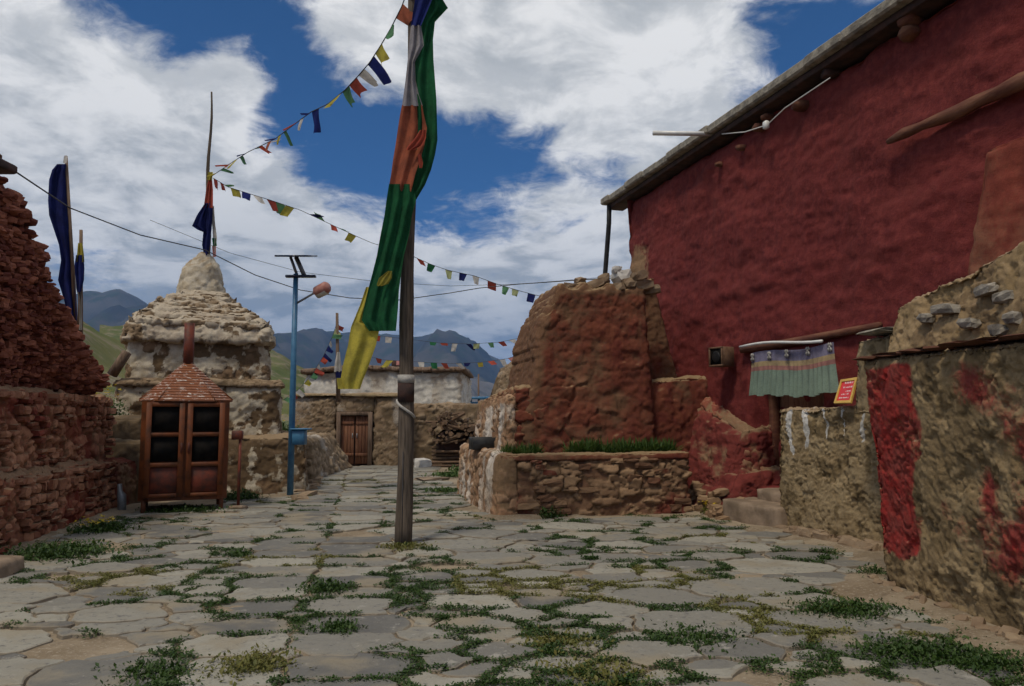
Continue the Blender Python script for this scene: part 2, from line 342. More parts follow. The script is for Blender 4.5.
M['buttress']=stone_mat('pale red buttress plaster',(.20,.07,.042),(.26,.12,.07),(.19,.08,.05),wash=(.22,.048,.032),wlo=.35,whi=.7)
M['adobe_tier']=stone_mat('mud with red stains',(.26,.18,.09),(.34,.24,.13),(.22,.15,.08),wash=(.25,.065,.04),wlo=.42,whi=.60,ledge=(.31,.22,.14))
M['farwall']=stone_mat('far mud wall',(.19,.13,.08),(.27,.20,.13),(.14,.10,.06),wash=(.44,.39,.33),wlo=.58,whi=.78)
M['farwhite']=stone_mat('streaked limewash',(.36,.30,.23),(.46,.40,.32),(.28,.21,.15),wash=(.60,.57,.51),wlo=.25,whi=.6)
def red_plaster():
    m,t,b=new_mat('dark red plaster'); n=t.noise(.55,5,.6); f=t.noise(9,7,.65); g=t.noise(45,5,.6)
    st=t.noise(2.2,5,.6,t.scalev(None,(1,1,.18)))
    c=t.mix(t.ss(n,.35,.65),(.105,.016,.0165),(.150,.024,.022)); c=t.mix(t.ss(f,.35,.75),c,(.185,.036,.031)); pl=t.noise(1.3,7,.7,t.scalev(None,(1,1,2.2)),1.2); c=t.mix(t.math('MULTIPLY',t.ss(pl,.52,.64),.55),c,(.165,.034,.029)); c=t.mix(t.math('MULTIPLY',t.ss(t.noise(13,8,.75),.62,.70),.5),c,(.20,.07,.048)); c=t.mix(t.math('MULTIPLY',t.ss(t.noise(6,8,.8,t.scalev(None,(1,1,1.5))),.60,.66),.6),c,(.055,.012,.012)); c=t.mix(t.math('MULTIPLY',t.ss(st,.55,.72),.45),c,(.11,.022,.019))
    wv=t.math('ADD',t.attr('wash'),t.math('MULTIPLY',t.math('SUBTRACT',f,.5),.35)); c=t.mix(t.ss(wv,.72,.86),c,(.27,.165,.09))
    c=t.mix(1.0,c,t.mix(g,(.75,.75,.75),(1.22,1.22,1.22)),'MULTIPLY')
    t.put(b.inputs['Base Color'],c); b.inputs['Roughness'].default_value=.9
    t.put(b.inputs['Normal'],t.bump(t.math('ADD',t.math('MULTIPLY',f,.8),t.math('MULTIPLY',g,.3)),.55,.04)); return m
M['red_plaster']=red_plaster()
def flag_mat():
    m,t,b=new_mat('grey flagstone'); sid=t.attr('sid'); n=t.noise(2.2,6,.62); f=t.noise(16,7,.68); g=t.noise(75,4,.7)
    c=t.mix(sid,(.105,.103,.098),(.31,.295,.245)); c=t.mix(t.math('MULTIPLY',t.ss(n,.42,.68),.6),c,(.21,.20,.17)); c=t.mix(t.ss(f,.54,.68),c,(.115,.112,.108)); c=t.mix(t.ss(t.noise(6,8,.75),.58,.66),c,(.30,.285,.25)); 
    c=t.mix(t.math('MULTIPLY',t.ss(t.noise(1.1,5,.6),.50,.66),.65),c,(.27,.225,.15))   # trodden dust
    c=t.mix(t.math('MULTIPLY',t.math('SUBTRACT',1.0,t.attr('mort')),.8),c,(.25,.20,.14))
    c=t.mix(1.0,c,t.mix(g,(.82,.82,.82),(1.15,1.15,1.15)),'MULTIPLY')
    t.put(b.inputs['Base Color'],c); b.inputs['Roughness'].default_value=.82; b.inputs['Specular IOR Level'].default_value=.3
    lay=t.noise(3.2,8,.7,dist=.8)
    t.put(b.inputs['Normal'],t.bump(t.math('ADD',t.math('MULTIPLY',lay,1.0),t.math('MULTIPLY',f,.35)),.55,.03)); return m
M['flag']=flag_mat()
def dirt_mat():
    m,t,b=new_mat('sandy soil'); n=t.noise(1.6,6,.6); f=t.noise(30,6,.7); g=t.noise(.004,8,.6)
    c=t.mix(t.ss(n,.35,.65),(.19,.145,.095),(.29,.235,.165)); c=t.mix(t.ss(f,.52,.68),c,(.36,.31,.24)); c=t.mix(t.math('MULTIPLY',t.ss(t.noise(7,7,.7),.55,.66),.6),c,(.13,.10,.07)); 
    d=t.ss(t.vm('LENGTH',t.pos(),out=1),35,80); c=t.mix(d,c,t.mix(t.ss(g,.4,.6),(.10,.12,.05),(.20,.17,.11)))
    t.put(b.inputs['Base Color'],c); b.inputs['Roughness'].default_value=.95; t.put(b.inputs['Normal'],t.bump(f,.7,.02)); return m
M['dirt']=dirt_mat()
def leaf_mat(name,a,b2):
    return simple(name,a,b2,rough_=.55,spec=.35,bump=0,sidmix=.75,trans=.25,scale=3)
M['leaf']=leaf_mat('dark weed leaves',(.016,.044,.007),(.052,.098,.014)); M['leaf_y']=leaf_mat('yellow green moss leaves',(.085,.10,.018),(.19,.17,.045))
M['leaf_p']=leaf_mat('fresh green shoots',(.025,.065,.012),(.09,.15,.03)); M['flower']=leaf_mat('yellow petals',(.5,.36,.02),(.62,.48,.04))
M['rust']=simple('rusty red painted metal',(.15,.042,.012),(.055,.022,.010),scale=5,rough_=.6,bump=.2,lo=.4,hi=.7)
M['rust_dark']=simple('sooty rusty sheet',(.065,.025,.018),(.16,.035,.018),scale=6,rough_=.6,bump=.2)
M['dark']=simple('dark interior',(.008,.008,.008),(.014,.012,.011),spec=.05,rough_=.9,bump=0)
def roof_mat():
    m,t,b=new_mat('rust red roof sheet'); n=t.noise(9,6,.65); s2=t.noise(9,6,.75,t.scalev(None,(1,1,4)))
    t.put(b.inputs['Base Color'],t.mix(t.ss(s2,.56,.62),t.mix(n,(.26,.085,.026),(.15,.052,.02)),(.60,.55,.50))); b.inputs['Roughness'].default_value=.42; b.inputs['Specular IOR Level'].default_value=.5  # pale horizontal streaks: sheen of the sheet ridges put into the colour
    t.put(b.inputs['Normal'],t.bump(n,.2,.01)); return m
M['burner_roof']=roof_mat()
M['wood']=simple('weathered grey brown wood',(.10,.065,.045),(.19,.13,.09),scale=6,stretch=(3,3,.35),rough_=.85,bump=.5)
M['pole']=simple('dark weathered pole wood',(.055,.043,.033),(.135,.105,.08),scale=9,stretch=(3,3,.25),rough_=.85,bump=.7)
M['door_wood']=simple('red brown door wood',(.14,.055,.03),(.23,.11,.06),scale=8,stretch=(3,3,.3),rough_=.8,bump=.4)
M['timber']=simple('red brown timber',(.10,.035,.024),(.17,.075,.042),scale=6,stretch=(1,.3,2),rough_=.85,bump=.6)
M['firewood']=simple('split firewood',(.06,.04,.026),(.19,.12,.075),scale=9,rough_=.9,bump=.4,sidmix=.6)
M['slate']=simple('grey roof slab',(.17,.155,.13),(.34,.31,.25),scale=6,rough_=.9,bump=.8,dist=.03)
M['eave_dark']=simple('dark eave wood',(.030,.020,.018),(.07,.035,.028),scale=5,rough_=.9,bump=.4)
M['step']=simple('worn step stone',(.17,.125,.085),(.27,.20,.14),scale=4,rough_=.9,bump=.6,dist=.02)
M['pale']=simple('pale stone',(.45,.43,.40),(.6,.58,.54),scale=6,rough_=.9,bump=.4)
M['greystone']=simple('pale grey wall stone',(.17,.15,.12),(.30,.27,.225),scale=9,rough_=.9,bump=.5,dist=.02)
M['loose']=simple('loose brown stones',(.16,.105,.065),(.29,.215,.14),scale=5,rough_=.95,bump=.6,sidmix=.5,dist=.02)
M['blue_metal']=simple('blue painted metal',(.03,.12,.24),(.05,.17,.30),rough_=.45,bump=.05,spec=.5)
M['panel']=simple('solar cell glass',(.01,.014,.03),(.02,.025,.05),rough_=.15,spec=.6,bump=0)
M['grey_metal']=simple('grey metal',(.18,.19,.20),(.26,.27,.28),rough_=.5,bump=.05,metal=.4)
M['lamp_red']=simple('faded red lamp housing',(.34,.13,.10),(.42,.20,.16),rough_=.5,bump=0)
M['lamp_glass']=simple('milky lamp glass',(.5,.48,.40),(.6,.57,.48),rough_=.25,bump=0)
M['pvc']=simple('white plastic pipe',(.62,.62,.60),(.72,.72,.70),rough_=.35,bump=0,spec=.5)
M['black']=simple('black rubber',(.012,.012,.013),(.03,.03,.03),rough_=.5,bump=.1)
M['cord']=simple('thin dark cable',(.03,.03,.035),(.06,.06,.065),rough_=.7,bump=0)
M['ply']=simple('brown speaker wood',(.11,.06,.035),(.17,.10,.06),scale=10,rough_=.7,bump=.1)
M['silver']=simple('bare metal sheet',(.4,.4,.4),(.55,.55,.55),rough_=.35,bump=.05,metal=.7)
M['gold']=simple('yellow brass frame',(.50,.30,.05),(.6,.38,.08),rough_=.4,bump=.05,spec=.5)
M['sign_red']=simple('red sign board',(.55,.015,.02),(.62,.025,.03),rough_=.35,bump=0,spec=.5)
M['sign_white']=simple('white sign lettering',(.7,.65,.65),(.75,.7,.7),rough_=.5,bump=0)
def cloth(name,c,k=.62,tr=.3):
    g=sum(c)/3; c=tuple(x*.86+g*.14 for x in c); return simple(name,c,tuple(x*k+g*.05 for x in c),scale=5,rough_=.9,spec=.05,bump=.3,trans=tr,dist=.02,prt=1)
M['c_blue']=cloth('blue cloth',(.02,.035,.22)); M['c_navy']=cloth('navy cloth',(.014,.022,.13)); M['c_white']=cloth('greyish white cloth',(.36,.34,.37)); M['c_red']=cloth('red cloth',(.50,.07,.035)); M['c_orange']=cloth('faded orange cloth',(.42,.105,.045))
M['c_green']=cloth('green cloth',(.015,.13,.05)); M['c_pgreen']=cloth('pale green cloth',(.10,.27,.12)); M['c_yellow']=cloth('yellow cloth',(.55,.46,.03)); M['c_offwhite']=cloth('off white cloth',(.6,.57,.52)); M['c_pink']=cloth('faded pink cloth',(.55,.22,.2)); M['c_paleyel']=cloth('pale yellow green cloth',(.42,.47,.2))
M['v_blue']=cloth('faded violet blue cloth',(.30,.28,.42)); M['v_yellow']=cloth('faded yellow cloth',(.62,.46,.22)); M['v_red']=cloth('faded red cloth',(.55,.24,.2)); M['v_green']=cloth('faded sea green cloth',(.27,.38,.29),.8)

# ------------------------------------------------------------------ ground
def axis_lines(lo,hi,step,far,mid):
    a=list(np.arange(lo,hi+1e-6,step)); o=[]
    x=step
    L=[];v=lo
    while v>-far: x*=1.35; v-=x; L.append(v)
    R=[];v=hi;x=step
    while v<far: x*=1.35; v+=x; R.append(v)
    return np.array(L[::-1]+a+R)
xs=axis_lines(-9.5,7.5,.07,14000,0); ys=axis_lines(2.0,20,.07,14000,0)
X,Y=np.meshgrid(xs,ys,indexing='ij'); GP=np.stack([X.ravel(),Y.ravel(),np.zeros(X.size)],1)
def line_d(x,y,a,b):
    a=np.array(a[:2]);b=np.array(b[:2]); d=b-a; t=np.clip(((x-a[0])*d[0]+(y-a[1])*d[1])/(d@d),0,1); return np.hypot(x-a[0]-t*d[0],y-a[1]-t*d[1])
def wall_near(x,y):
    ls=[((3.45,3.5),(3.55,7.5)),((3.55,7.5),(4.3,9.2)),((4.3,9.2),(3.8,11.2)),((3.8,11.2),(3.1,14.2)),((3.2,14.),(-.2,12.2)),((-5.7,3),(-5.9,9)),((-5.9,9),(-6.6,13)),((-6.5,14),(-4,15.8))]
    return np.min([line_d(x,y,*l) for l in ls],axis=0)
def ground_z(x,y):
    Pn=np.stack([x,y,np.zeros_like(x)],1); far=np.clip((np.hypot(x,y-10)-25)/300,0,1)
    z=.012*fbm(Pn,2.3,4,3)+.018*fbm(Pn,.5,3,5)
    d=wall_near(x,y); side=(x>1.0)
    z=z-.006+.050*(1-sstep(d+.25*fbm(Pn,1.2,3,8),.05,np.where(side,.62,.45)))
    return z*(1-far)-far*.5
GZ=ground_z(GP[:,0],GP[:,1]); GP[:,2]=GZ
ni,nj=X.shape; idx=np.arange(ni*nj).reshape(ni,nj)
GF=np.stack([idx[:-1,:-1].ravel(),idx[1:,:-1].ravel(),idx[1:,1:].ravel(),idx[:-1,1:].ravel()],1)
obj('ground',GP,GF,M['dirt'],kind='structure')
# flagstones: irregular cells fitted against each other
SX=.72
def make_cells():
    pts=[];rad=[]
    cell={}
    def ok(x,y,r):
        gx,gy=int(x//.5),int(y//.5)
        for i in range(-2,3):
            for j in range(-2,3):
                for (a,b,c) in cell.get((gx+i,gy+j),()):
                    if (a-x)**2+(b-y)**2<(.5*(c+r))**2: return False
        return True
    def put(x,y,r): pts.append((x,y)); cell.setdefault((int(x//.5),int(y//.5)),[]).append((x,y,r))
    # a straight joint runs up the lane: mirrored pairs of seeds about it
    a=np.array([-1.25*SX,4.0]); b=np.array([-5.0*SX,24.0]); d=(b-a)/np.linalg.norm(b-a); n=np.array([-d[1],d[0]]); s=0
    while s<20:
        for k in (-1,1): q=a+d*s+n*k*.26; put(q[0],q[1],.45)
        s+=random.uniform(.42,.7)
    rs=random.Random(5)
    for i in range(30000):
        x=rs.uniform(-9.5*SX,5.2*SX); y=rs.uniform(2.2,25.5); r=rs.choice((.18,.26,.34,.42,.52,.64)) if i<7000 else .18+.10*rs.random()
        if ok(x,y,r): put(x,y,r)
    return np.array(pts),np.array([q[2] for c in pts for q in cell[(int(c[0]//.5),int(c[1]//.5))] if q[0]==c[0] and q[1]==c[1]])
CP,CR_=make_cells(); POLY=[]
D2=((CP[:,None,:]-CP[None])**2).sum(-1); NB=np.argsort(D2,axis=1)[:,1:22]
for i,p in enumerate(CP):
    poly=[np.array(q) for q in ((p[0]-1.2,p[1]-1.2),(p[0]+1.2,p[1]-1.2),(p[0]+1.2,p[1]+1.2),(p[0]-1.2,p[1]+1.2))]
    for j in NB[i]:
        q=CP[j]; n=q-p; m=p+n*float(np.clip(.5*(1+(CR_[i]**2-CR_[j]**2)*.55/max(n@n,1e-6)),.12,.88)); out=[]
        for k in range(len(poly)):
            A,B=poly[k],poly[(k+1)%len(poly)]; da=(A-m)@n; db=(B-m)@n
            if da<=0: out.append(A)
            if (da<0)!=(db<0) and abs(da-db)>1e-12: out.append(A+(B-A)*da/(da-db))
        poly=out
        if len(poly)<3: break
    if len(poly)>=3: POLY.append((i,[np.array([q[0]/SX,q[1]]) for q in poly]))
fv=[];ff=[];fs=[];fm=[];KEPT=[]
rs=random.Random(9)
for i,poly in POLY:
    c=sum(poly)/len(poly)
    if c[1]>25 or c[1]<2.6: continue
    # right hand edge of the yard, left edge
    if c[0]>(3.35 if c[1]<7.6 else 3.9-.25*(c[1]-9)) : continue
    if c[1]>12.3 and c[0]>-.3-.2*(c[1]-12.2): continue
    if c[1]<14 and c[0]<-5.75-.12*(c[1]-8): continue
    if c[1]>=14 and c[0]<-5.3: continue
    if rs.random()<.025: continue
    KEPT.append(poly)
    pts=[]
    for k in range(len(poly)):   # densify and chaikin-like round the corners
        A,B=poly[k],poly[(k+1)%len(poly)]; L=np.linalg.norm(B-A)
        if L<.03: continue
        t0=min(.3,.022/L); n=max(2,int(L/.07)); 
        for t in np.linspace(t0,1-t0,n+1): pts.append(A+(B-A)*t)
    if len(pts)<5: continue
    pts=np.array(pts); n=len(pts); w3=np.concatenate([pts,np.zeros((n,1))],1)
    wob=np.stack([fbm(w3,2.6,4,21,.6),fbm(w3,2.6,4,22,.6)],1)*.13+np.stack([fbm(w3,19,2,23),fbm(w3,19,2,24)],1)*.016
    gap=rs.uniform(.004,.026); ctr=pts.mean(0); dirr=ctr-pts; dl=np.linalg.norm(dirr,axis=1,keepdims=True)
    base=pts+wob+dirr/dl*gap; h=rs.uniform(.008,.032); tx,ty=rs.gauss(0,.010),rs.gauss(0,.010)
    def zt(q): return h+(q[:,0]-ctr[0])*tx+(q[:,1]-ctr[1])*ty
    r0=base; r1=base+dirr/dl*.006; r2=base+dirr/dl*.02; r3=ctr+(r2-ctr)*.55
    o=len(fv); sid=rs.random()
    und=lambda q:.006*fbm(np.concatenate([q,np.zeros((len(q),1))],1),6,3,44)
    for q,z,mo in ((r0,np.full(n,-.05),0),(r1,zt(r1)-.009,.3),(r2,zt(r2)+und(r2),1),(r3,zt(r3)+und(r3)*2,1)):
        for a,b in zip(q,z): fv.append((a[0],a[1],b)); fs.append(sid); fm.append(mo)
    fv.append((ctr[0],ctr[1],h+.003)); fs.append(sid); fm.append(1)
    for r in range(3):
        for k in range(n): k2=(k+1)%n; ff.append((o+r*n+k,o+r*n+k2,o+(r+1)*n+k2,o+(r+1)*n+k))
    for k in range(n): ff.append((o+3*n+k,o+3*n+(k+1)%n,o+4*n))
obj('flagstone_paving',np.array(fv),ff,M['flag'],attrs={'sid':fs,'mort':fm},kind='structure',smooth=False)

# ------------------------------------------------------------------ leaves and grass
def leaves(centers,n_each,spread,hgt,lsize,wid=.28,up=.6,seed=0):
    """centers (N,3); returns V,F,sid of diamond leaves"""
    rg=np.random.default_rng(seed); C=np.repeat(np.asarray(centers,dtype=float),n_each,axis=0); N=len(C)
    off=rg.normal(0,1,(N,2))*np.asarray(spread); base=C.copy(); base[:,:2]+=off; fall=np.exp(-(off**2).sum(1)/(2*np.max(spread)**2+1e-9))
    base[:,2]+=rg.random(N)*hgt*fall
    az=rg.random(N)*6.283; el=rg.uniform(up-.5,up+.6,N); L=lsize*rg.choice([.5,.7,.9,1.2,1.7],N)*rg.uniform(.8,1.2,N)
    d=np.stack([np.cos(az)*np.cos(el),np.sin(az)*np.cos(el),np.sin(el)],1); s=np.stack([-np.sin(az),np.cos(az),rg.uniform(-.4,.4,N)],1)
    a=base; m=base+d*(L*.5)[:,None]; t=base+d*L[:,None]; t[:,2]-=L*.15; wv=s*(L*wid)[:,None]
    V=np.stack([a,m+wv,t,m-wv],1).reshape(-1,3); F=np.arange(4*N).reshape(N,4); sid=np.repeat(rg.random(N),4)
    return V,F,sid
rg=np.random.default_rng(4); gc=[];gy=[]
for poly in KEPT:
    for k in range(len(poly)):
        A,B=poly[k],poly[(k+1)%len(poly)]; L=np.linalg.norm(B-A); mid=(A+B)/2
        if mid[1]>19 or L<.04: continue
        n=max(1,int(L/.024)); t=rg.random(n); q=A+(B-A)*t[:,None]; q3=np.concatenate([q,np.zeros((n,1))],1)
        mk=fbm(q3,.55,3,61)*.6+fbm(q3,3.0,3,63)*1.1
        th=.08
        if mid[1]>8.5: th=.20
        if mid[1]>12: th=.30
        if mid[0]>1.2 and mid[1]>7.6: th=.34
        if mid[0]<-3.2 and mid[1]<9: th=.34
        dd=min(np.hypot(mid[0]-2.6,(mid[1]-5.3)*1.2),np.hypot(mid[0]+1.1,(mid[1]-6.9)*.9)); th-=.22*math.exp(-dd*dd/1.0)
        keep=q3[mk>th]
        for c in keep:
            yel=vn(np.array([[c[0],c[1],7.]]),.8,5)[0]
            (gy if yel>.60 else gc).append(c)
gc=np.array(gc);gy=np.array(gy); print('grass centres',len(gc),len(gy))
for arr,mt,lb in ((gc,'leaf','grass'),(gy,'leaf_y','moss')):
    if len(arr)>36000: arr=arr[rg.permutation(len(arr))[:36000]]
    arr[:,2]=.012; V_,F_,S_=leaves(arr,20,.036,.036,.0165,.32,.5,3)
    obj(lb,V_,F_,M[mt],attrs={'sid':S_},smooth=False,kind='stuff',label='low green weeds growing in the joints of the paving' if lb=='grass' else 'yellowish low plants growing in the joints of the paving',cat='grass')
def weed(px,py,r,h,n,lab,name='weed_clump',mat='leaf',cat='weed',group='weed clumps in the yard',ls=.055,squash=1.,seed=1,flowers=0,z=0.,at=None,up=.7):
    c=np.array(at,dtype=float) if at is not None else G(px,py,z); rg=np.random.default_rng(seed); ls*=.5; n=int(n*4); m=max(6,n//9)
    cs=np.stack([c[0]+rg.normal(0,r*.5,m),c[1]+rg.normal(0,r*.5*squash,m),np.full(m,z+.005)],1)
    dist=np.hypot(cs[:,0]-c[0],cs[:,1]-c[1]); V_,F_,S_=leaves(cs,9,r*.16,h*.7,ls,.24,up,seed+1)
    root=thing(name,lab,cat,(c[0],c[1],z),group)
    obj('foliage',V_,F_,M[mat],root,attrs={'sid':S_},smooth=False)
    if flowers:
        fc=np.stack([c[0]+rg.normal(0,r*.45,flowers),c[1]+rg.normal(0,r*.4*squash,flowers),z+h*rg.uniform(.6,1.15,flowers)],1)
        V_,F_,S_=leaves(fc,5,.008,.012,.028,.5,.3,seed+2); obj('flowers',V_,F_,M['flower'],root,attrs={'sid':S_},smooth=False,kind='stuff')
    return root
weed(253,668,.22,.09,420,'bushy yellow green clump low in the foreground left of the centre',mat='leaf_y',seed=3)
weed(325,592,.22,.12,420,'dark green clump in the middle of the yard left of the pole',seed=4)
weed(845,612,.42,.10,900,'broad dark weed patch on the paving before the red painted block',seed=5,squash=.6)
weed(920,655,.42,.10,900,'large dark weed patch at the bottom right near the red painted block',seed=6,squash=.6)
weed(1000,668,.35,.12,600,'dark weed patch in the bottom right corner of the view',seed=7,squash=.6)
weed(548,517,.20,.22,300,'leafy green weed at the foot of the stone planter',seed=8,ls=.09)
weed(404,548,.26,.06,320,'yellowish clump ringing the foot of the tall wooden pole',mat='leaf_y',seed=9)
weed(240,556,.17,.08,200,'small green clump on the paving right of the metal cabinet',seed=10)
weed(60,556,.50,.20,900,'thick dark green weeds at the foot of the left stone wall near the slab',seed=11,squash=.8,ls=.08)
weed(100,532,.35,.18,500,'leafy weeds with small yellow flowers by the left stone wall',seed=12,ls=.08,flowers=26)
weed(238,500,.32,.26,520,'tall green weeds beside the cabinet and the thin rusty post',seed=13,ls=.10)
weed(185,512,.55,.12,500,'low weeds growing under the metal cabinet',seed=14,ls=.08,squash=.4)
weed(712,514,.16,.18,240,'yellow flowered plant against the lower stone step',seed=15,ls=.07,flowers=40,mat='leaf_y')
weed(675,508,.28,.12,300,'spreading yellow flowered plant at the right end of the planter',seed=16,ls=.06,flowers=40,mat='leaf_y')
weed(445,492,.28,.10,300,'green patch left of the planter towards the firewood',seed=17,ls=.09,mat='leaf_p')
weed(452,476,.45,.12,400,'bright green patch at the far end of the lane before the firewood',seed=18,ls=.12,mat='leaf_p')
weed(470,472,.45,.25,400,'tall grass between firewood and planter corner',seed=19,ls=.16,mat='leaf_p')
weed(340,630,.16,.07,200,'small dark clump in the foreground below the large central clump',seed=20)
weed(590,560,.10,.05,90,'tiny green sprig on the paving before the planter',seed=21)
weed(560,645,.25,.05,300,'flat yellow green cushion at the bottom centre right of the pole',mat='leaf_y',seed=22)
weed(700,640,.30,.06,400,'flat mixed clump in the right foreground between flagstones',seed=23)
weed(880,575,.22,.10,200,'weeds at the left foot of the red painted block',seed=24)
weed(825,560,.10,.05,90,'sprig on the sandy strip before the tan wall',seed=25)
weed(150,675,.22,.08,250,'dark clump at the bottom left of the foreground',seed=26)
weed(600,676,.28,.06,350,'olive clump at the bottom edge of the foreground right of centre',mat='leaf_y',seed=27)

# ------------------------------------------------------------------ big red building on the right
U=np.array([.9627,.2705,0]); W_=np.array([-.2705,.9627,0]); OB=np.array([7.9,0,0])
def B(s,d,z): return OB+W_*s+U*d+np.array([0,0,z])
S_FAR=18.2/.9627; S_NEAR=1.5; ZR=6.72
build=thing('red_temple_building','large dark red plastered temple building with slanting stone eave filling the right side','building',(*B(9,0,0)[:2],0))
def wash_main(V_,uvw,low,mid):
    s=(V_-OB)@W_; z=V_[:,2]; r=.3+.25*fbm(V_,.7,3,77)
    r=r+.55*np.exp(-((s-18.2)/1.0)**2-((z-5.0)/.9)**2)+.5*np.exp(-((s-18.0)/.9)**2-((z-4.0)/.8)**2)+.3*np.exp(-((s-14.5)/1.6)**2-((z-2.0)/.35)**2)
    return r
DS0,DS1=11.75,13.6   # door opening along the wall
def seg(s0,s1,z0,z1,b0=-.30):
    def dd(z): return b0*(1-z/ZR)**1.6
    return [B(s0,dd(z0),z0),B(s0,1.2,z0),B(s1,1.2,z0),B(s1,dd(z0),z0),B(s0,dd(z1),z1),B(s0,1.2,z1),B(s1,1.2,z1),B(s1,dd(z1),z1)]
def curve(V_,uvw): return V_
# wall round the door opening in one mesh: lattice with the opening pushed deep into the wall
def wall_main():
    C=[B(S_NEAR,0,-.05),B(S_NEAR,1.4,-.05),B(S_FAR,1.4,-.05),B(S_FAR,0,-.05),B(S_NEAR,0,ZR),B(S_NEAR,1.4,ZR),B(S_FAR,1.4,ZR),B(S_FAR,0,ZR)]
    def warp(V_,uvw):
        V_=V_.copy(); z=V_[:,2]; k=(1-uvw[:,0])
        V_-=U*((.34*np.clip(1-z/ZR,0,1)**1.5)*k)[:,None]
        V_+=W_*((-.28*np.clip(z/ZR,0,1)+.2)*(uvw[:,1]>.999))[:,None]
        s=(V_-OB)@W_
        ins=sstep(s,DS0-.03,DS0+.05)*(1-sstep(s,DS1-.05,DS1+.03))*(1-sstep(z,2.48,2.56))*sstep(z,.40,.46)
        V_+=U*(ins*k*.55)[:,None]
        return V_
    return rough('wall',C,.042,M['red_plaster'],build,'plaster',.62,seed=3,round_=.12,warp=warp,washf=wash_main)
wall_main()
# eave slab: mud roof edge over dark boards
rb=MB(); ss=S_NEAR; k=0; rnd=random.Random(3)
SE=19.75
while ss<SE:
    l=rnd.uniform(.5,1.1); l=min(l,SE-ss); rb.add(box_w(B(ss+l/2,-.02+rnd.uniform(-.03,.03),ZR+.20+rnd.uniform(-.008,.008)),.62,l*1.01,.17,math.atan2(.2705,.9627)*1,.03),rnd.random()); ss+=l
rb.build('eave_slab',M['slate'],build,smooth=False)
mb=MB(); mb.add(box_w(B((S_NEAR+SE)/2,.02,ZR+.055),.44,SE-S_NEAR-.1,.11,math.atan2(.2705,.9627),.01)); mb.build('eave_board',M['eave_dark'],build)
rough('roof_edge',[B(S_NEAR,-.20,ZR+.21),B(S_NEAR,1.4,ZR+.21),B(SE-.05,1.4,ZR+.21),B(SE-.05,-.20,ZR+.21),B(S_NEAR,-.12,ZR+.36),B(S_NEAR,1.4,ZR+.36),B(SE-.1,1.4,ZR+.36),B(SE-.1,-.12,ZR+.36)],.07,M['slate'],build,'adobe',.5,seed=5,round_=.05)
# stub ends of the roof beams
for (px,py,sz) in ((912,22,.16),(912,34,.15),(832,74,.12),(803,106,.13),(763,128,.12),(770,118,.10),(745,148,.10),(723,165,.09)):
    s_=None
    r=rayd(px,py); t=(7.9)/(r.x+.281*r.y); p=np.array([r.x*t,r.y*t,EYE+r.z*t]); 
    v,f=stone(p-U*.02,(.30,sz*1.5,sz),int(px+py),rz=math.atan2(.2705,.9627),tilt=.1); mb=MB(); mb.add((v,f),rnd.random()); mb.build('beam_end',M['timber'] if py!=74 else M['eave_dark'],build)
def Bpx(px,py,d=0.):
    r=rayd(px,py); c=7.9+d*1.0387; t=c/(r.x+.281*r.y); return np.array([r.x*t,r.y*t,EYE+r.z*t])
# long timber set in the upper wall and thin course line above the door
a=Bpx(888,142,-.20); b=Bpx(1045,72,-.14); mb=MB(); n=9
pts=[lerp(a,b,i/(n-1))+np.array([0,0,.012*math.sin(i*1.3)]) for i in range(n)]; mb.add(tube(pts,[.05,.065,.07,.07,.08,.08,.085,.085,.09],5,.55,4)); mb.build('wall_timber',M['timber'],build)
a=Bpx(742,350,-.22); b=Bpx(880,325,-.20); mb=MB(); mb.add(tube([a,lerp(a,b,.5)+np.array([0,0,-.02]),b],[.06,.07,.05],6,.2,5)); mb.build('lintel',M['timber'],build)
# door leaf in the recess, with jambs
ang=math.atan2(.2705,.9627)
mb=MB()
for i in range(8): mb.box(B(DS0+.08+i*.24,.34,1.45),.05,.24,2.1,ang,.008)
dl=mb.build('door',M['door_wood'],build)
for q in (DS1-.06,DS0+.06): mb=MB(); mb.box(B(q,.2,1.45),.14,.12,2.1,ang,.01); mb.build('door_jamb',M['timber'],build)
# buttress high at the near end
p1=Bpx(952,285,-.28);p2=Bpx(986,150,-.20)
s1=(p1-OB)@W_; s2=(p2-OB)@W_
C=[B(3,-.42,1.2),B(3,.1,1.2),B(s1+.25,.1,1.2),B(s1+.25,-.42,1.2),B(3,-.22,p2[2]),B(3,.1,p2[2]),B(s2,.1,p2[2]),B(s2,-.22,p2[2])]
rough('buttress',C,.04,M['buttress'],build,'plaster',.5,seed=8,round_=.06)

# black downpipe at the far corner of the eave
pA=B(SE-.25,-.22,ZR+.06); mb=MB(); bot=P(605,276,19.0); mb.add(tube([pA,lerp(pA,bot,.25)+np.array([.02,0,0]),bot,bot+np.array([-.08,0,-1.6])],.06,8)); 
mb.build('drain_pipe',M['black'],None,loc=bot,label='black drain pipe hanging under the far corner of the eave of the red building',cat='pipe')
# white spout
a=Bpx(716,134,-.1); b=P(653,133,a[1]-.1); mb=MB(); mb.add(tube([a,b],.045,10)); mb.build('water_spout',M['pvc'],None,loc=a,label='thin white pipe sticking out sideways from under the red building eave',cat='pipe')
# cable and junction under the eave
root=thing('eave_cable','thin cable with white ceramic holders looping below the eave of the red building','cable',Bpx(767,124,-.25))
pts=[Bpx(x,y,-.2) for x,y in ((722,134),(745,132),(767,125),(785,108),(812,90),(830,78))]; mb=MB(); mb.add(tube(pts,.010,5)); mb.build('wire',M['pvc'],root)
mb=MB(); mb.box(Bpx(766,125,-.24),.08,.1,.14,ang,.02); mb.build('ceramic_holder',M['pvc'],root)

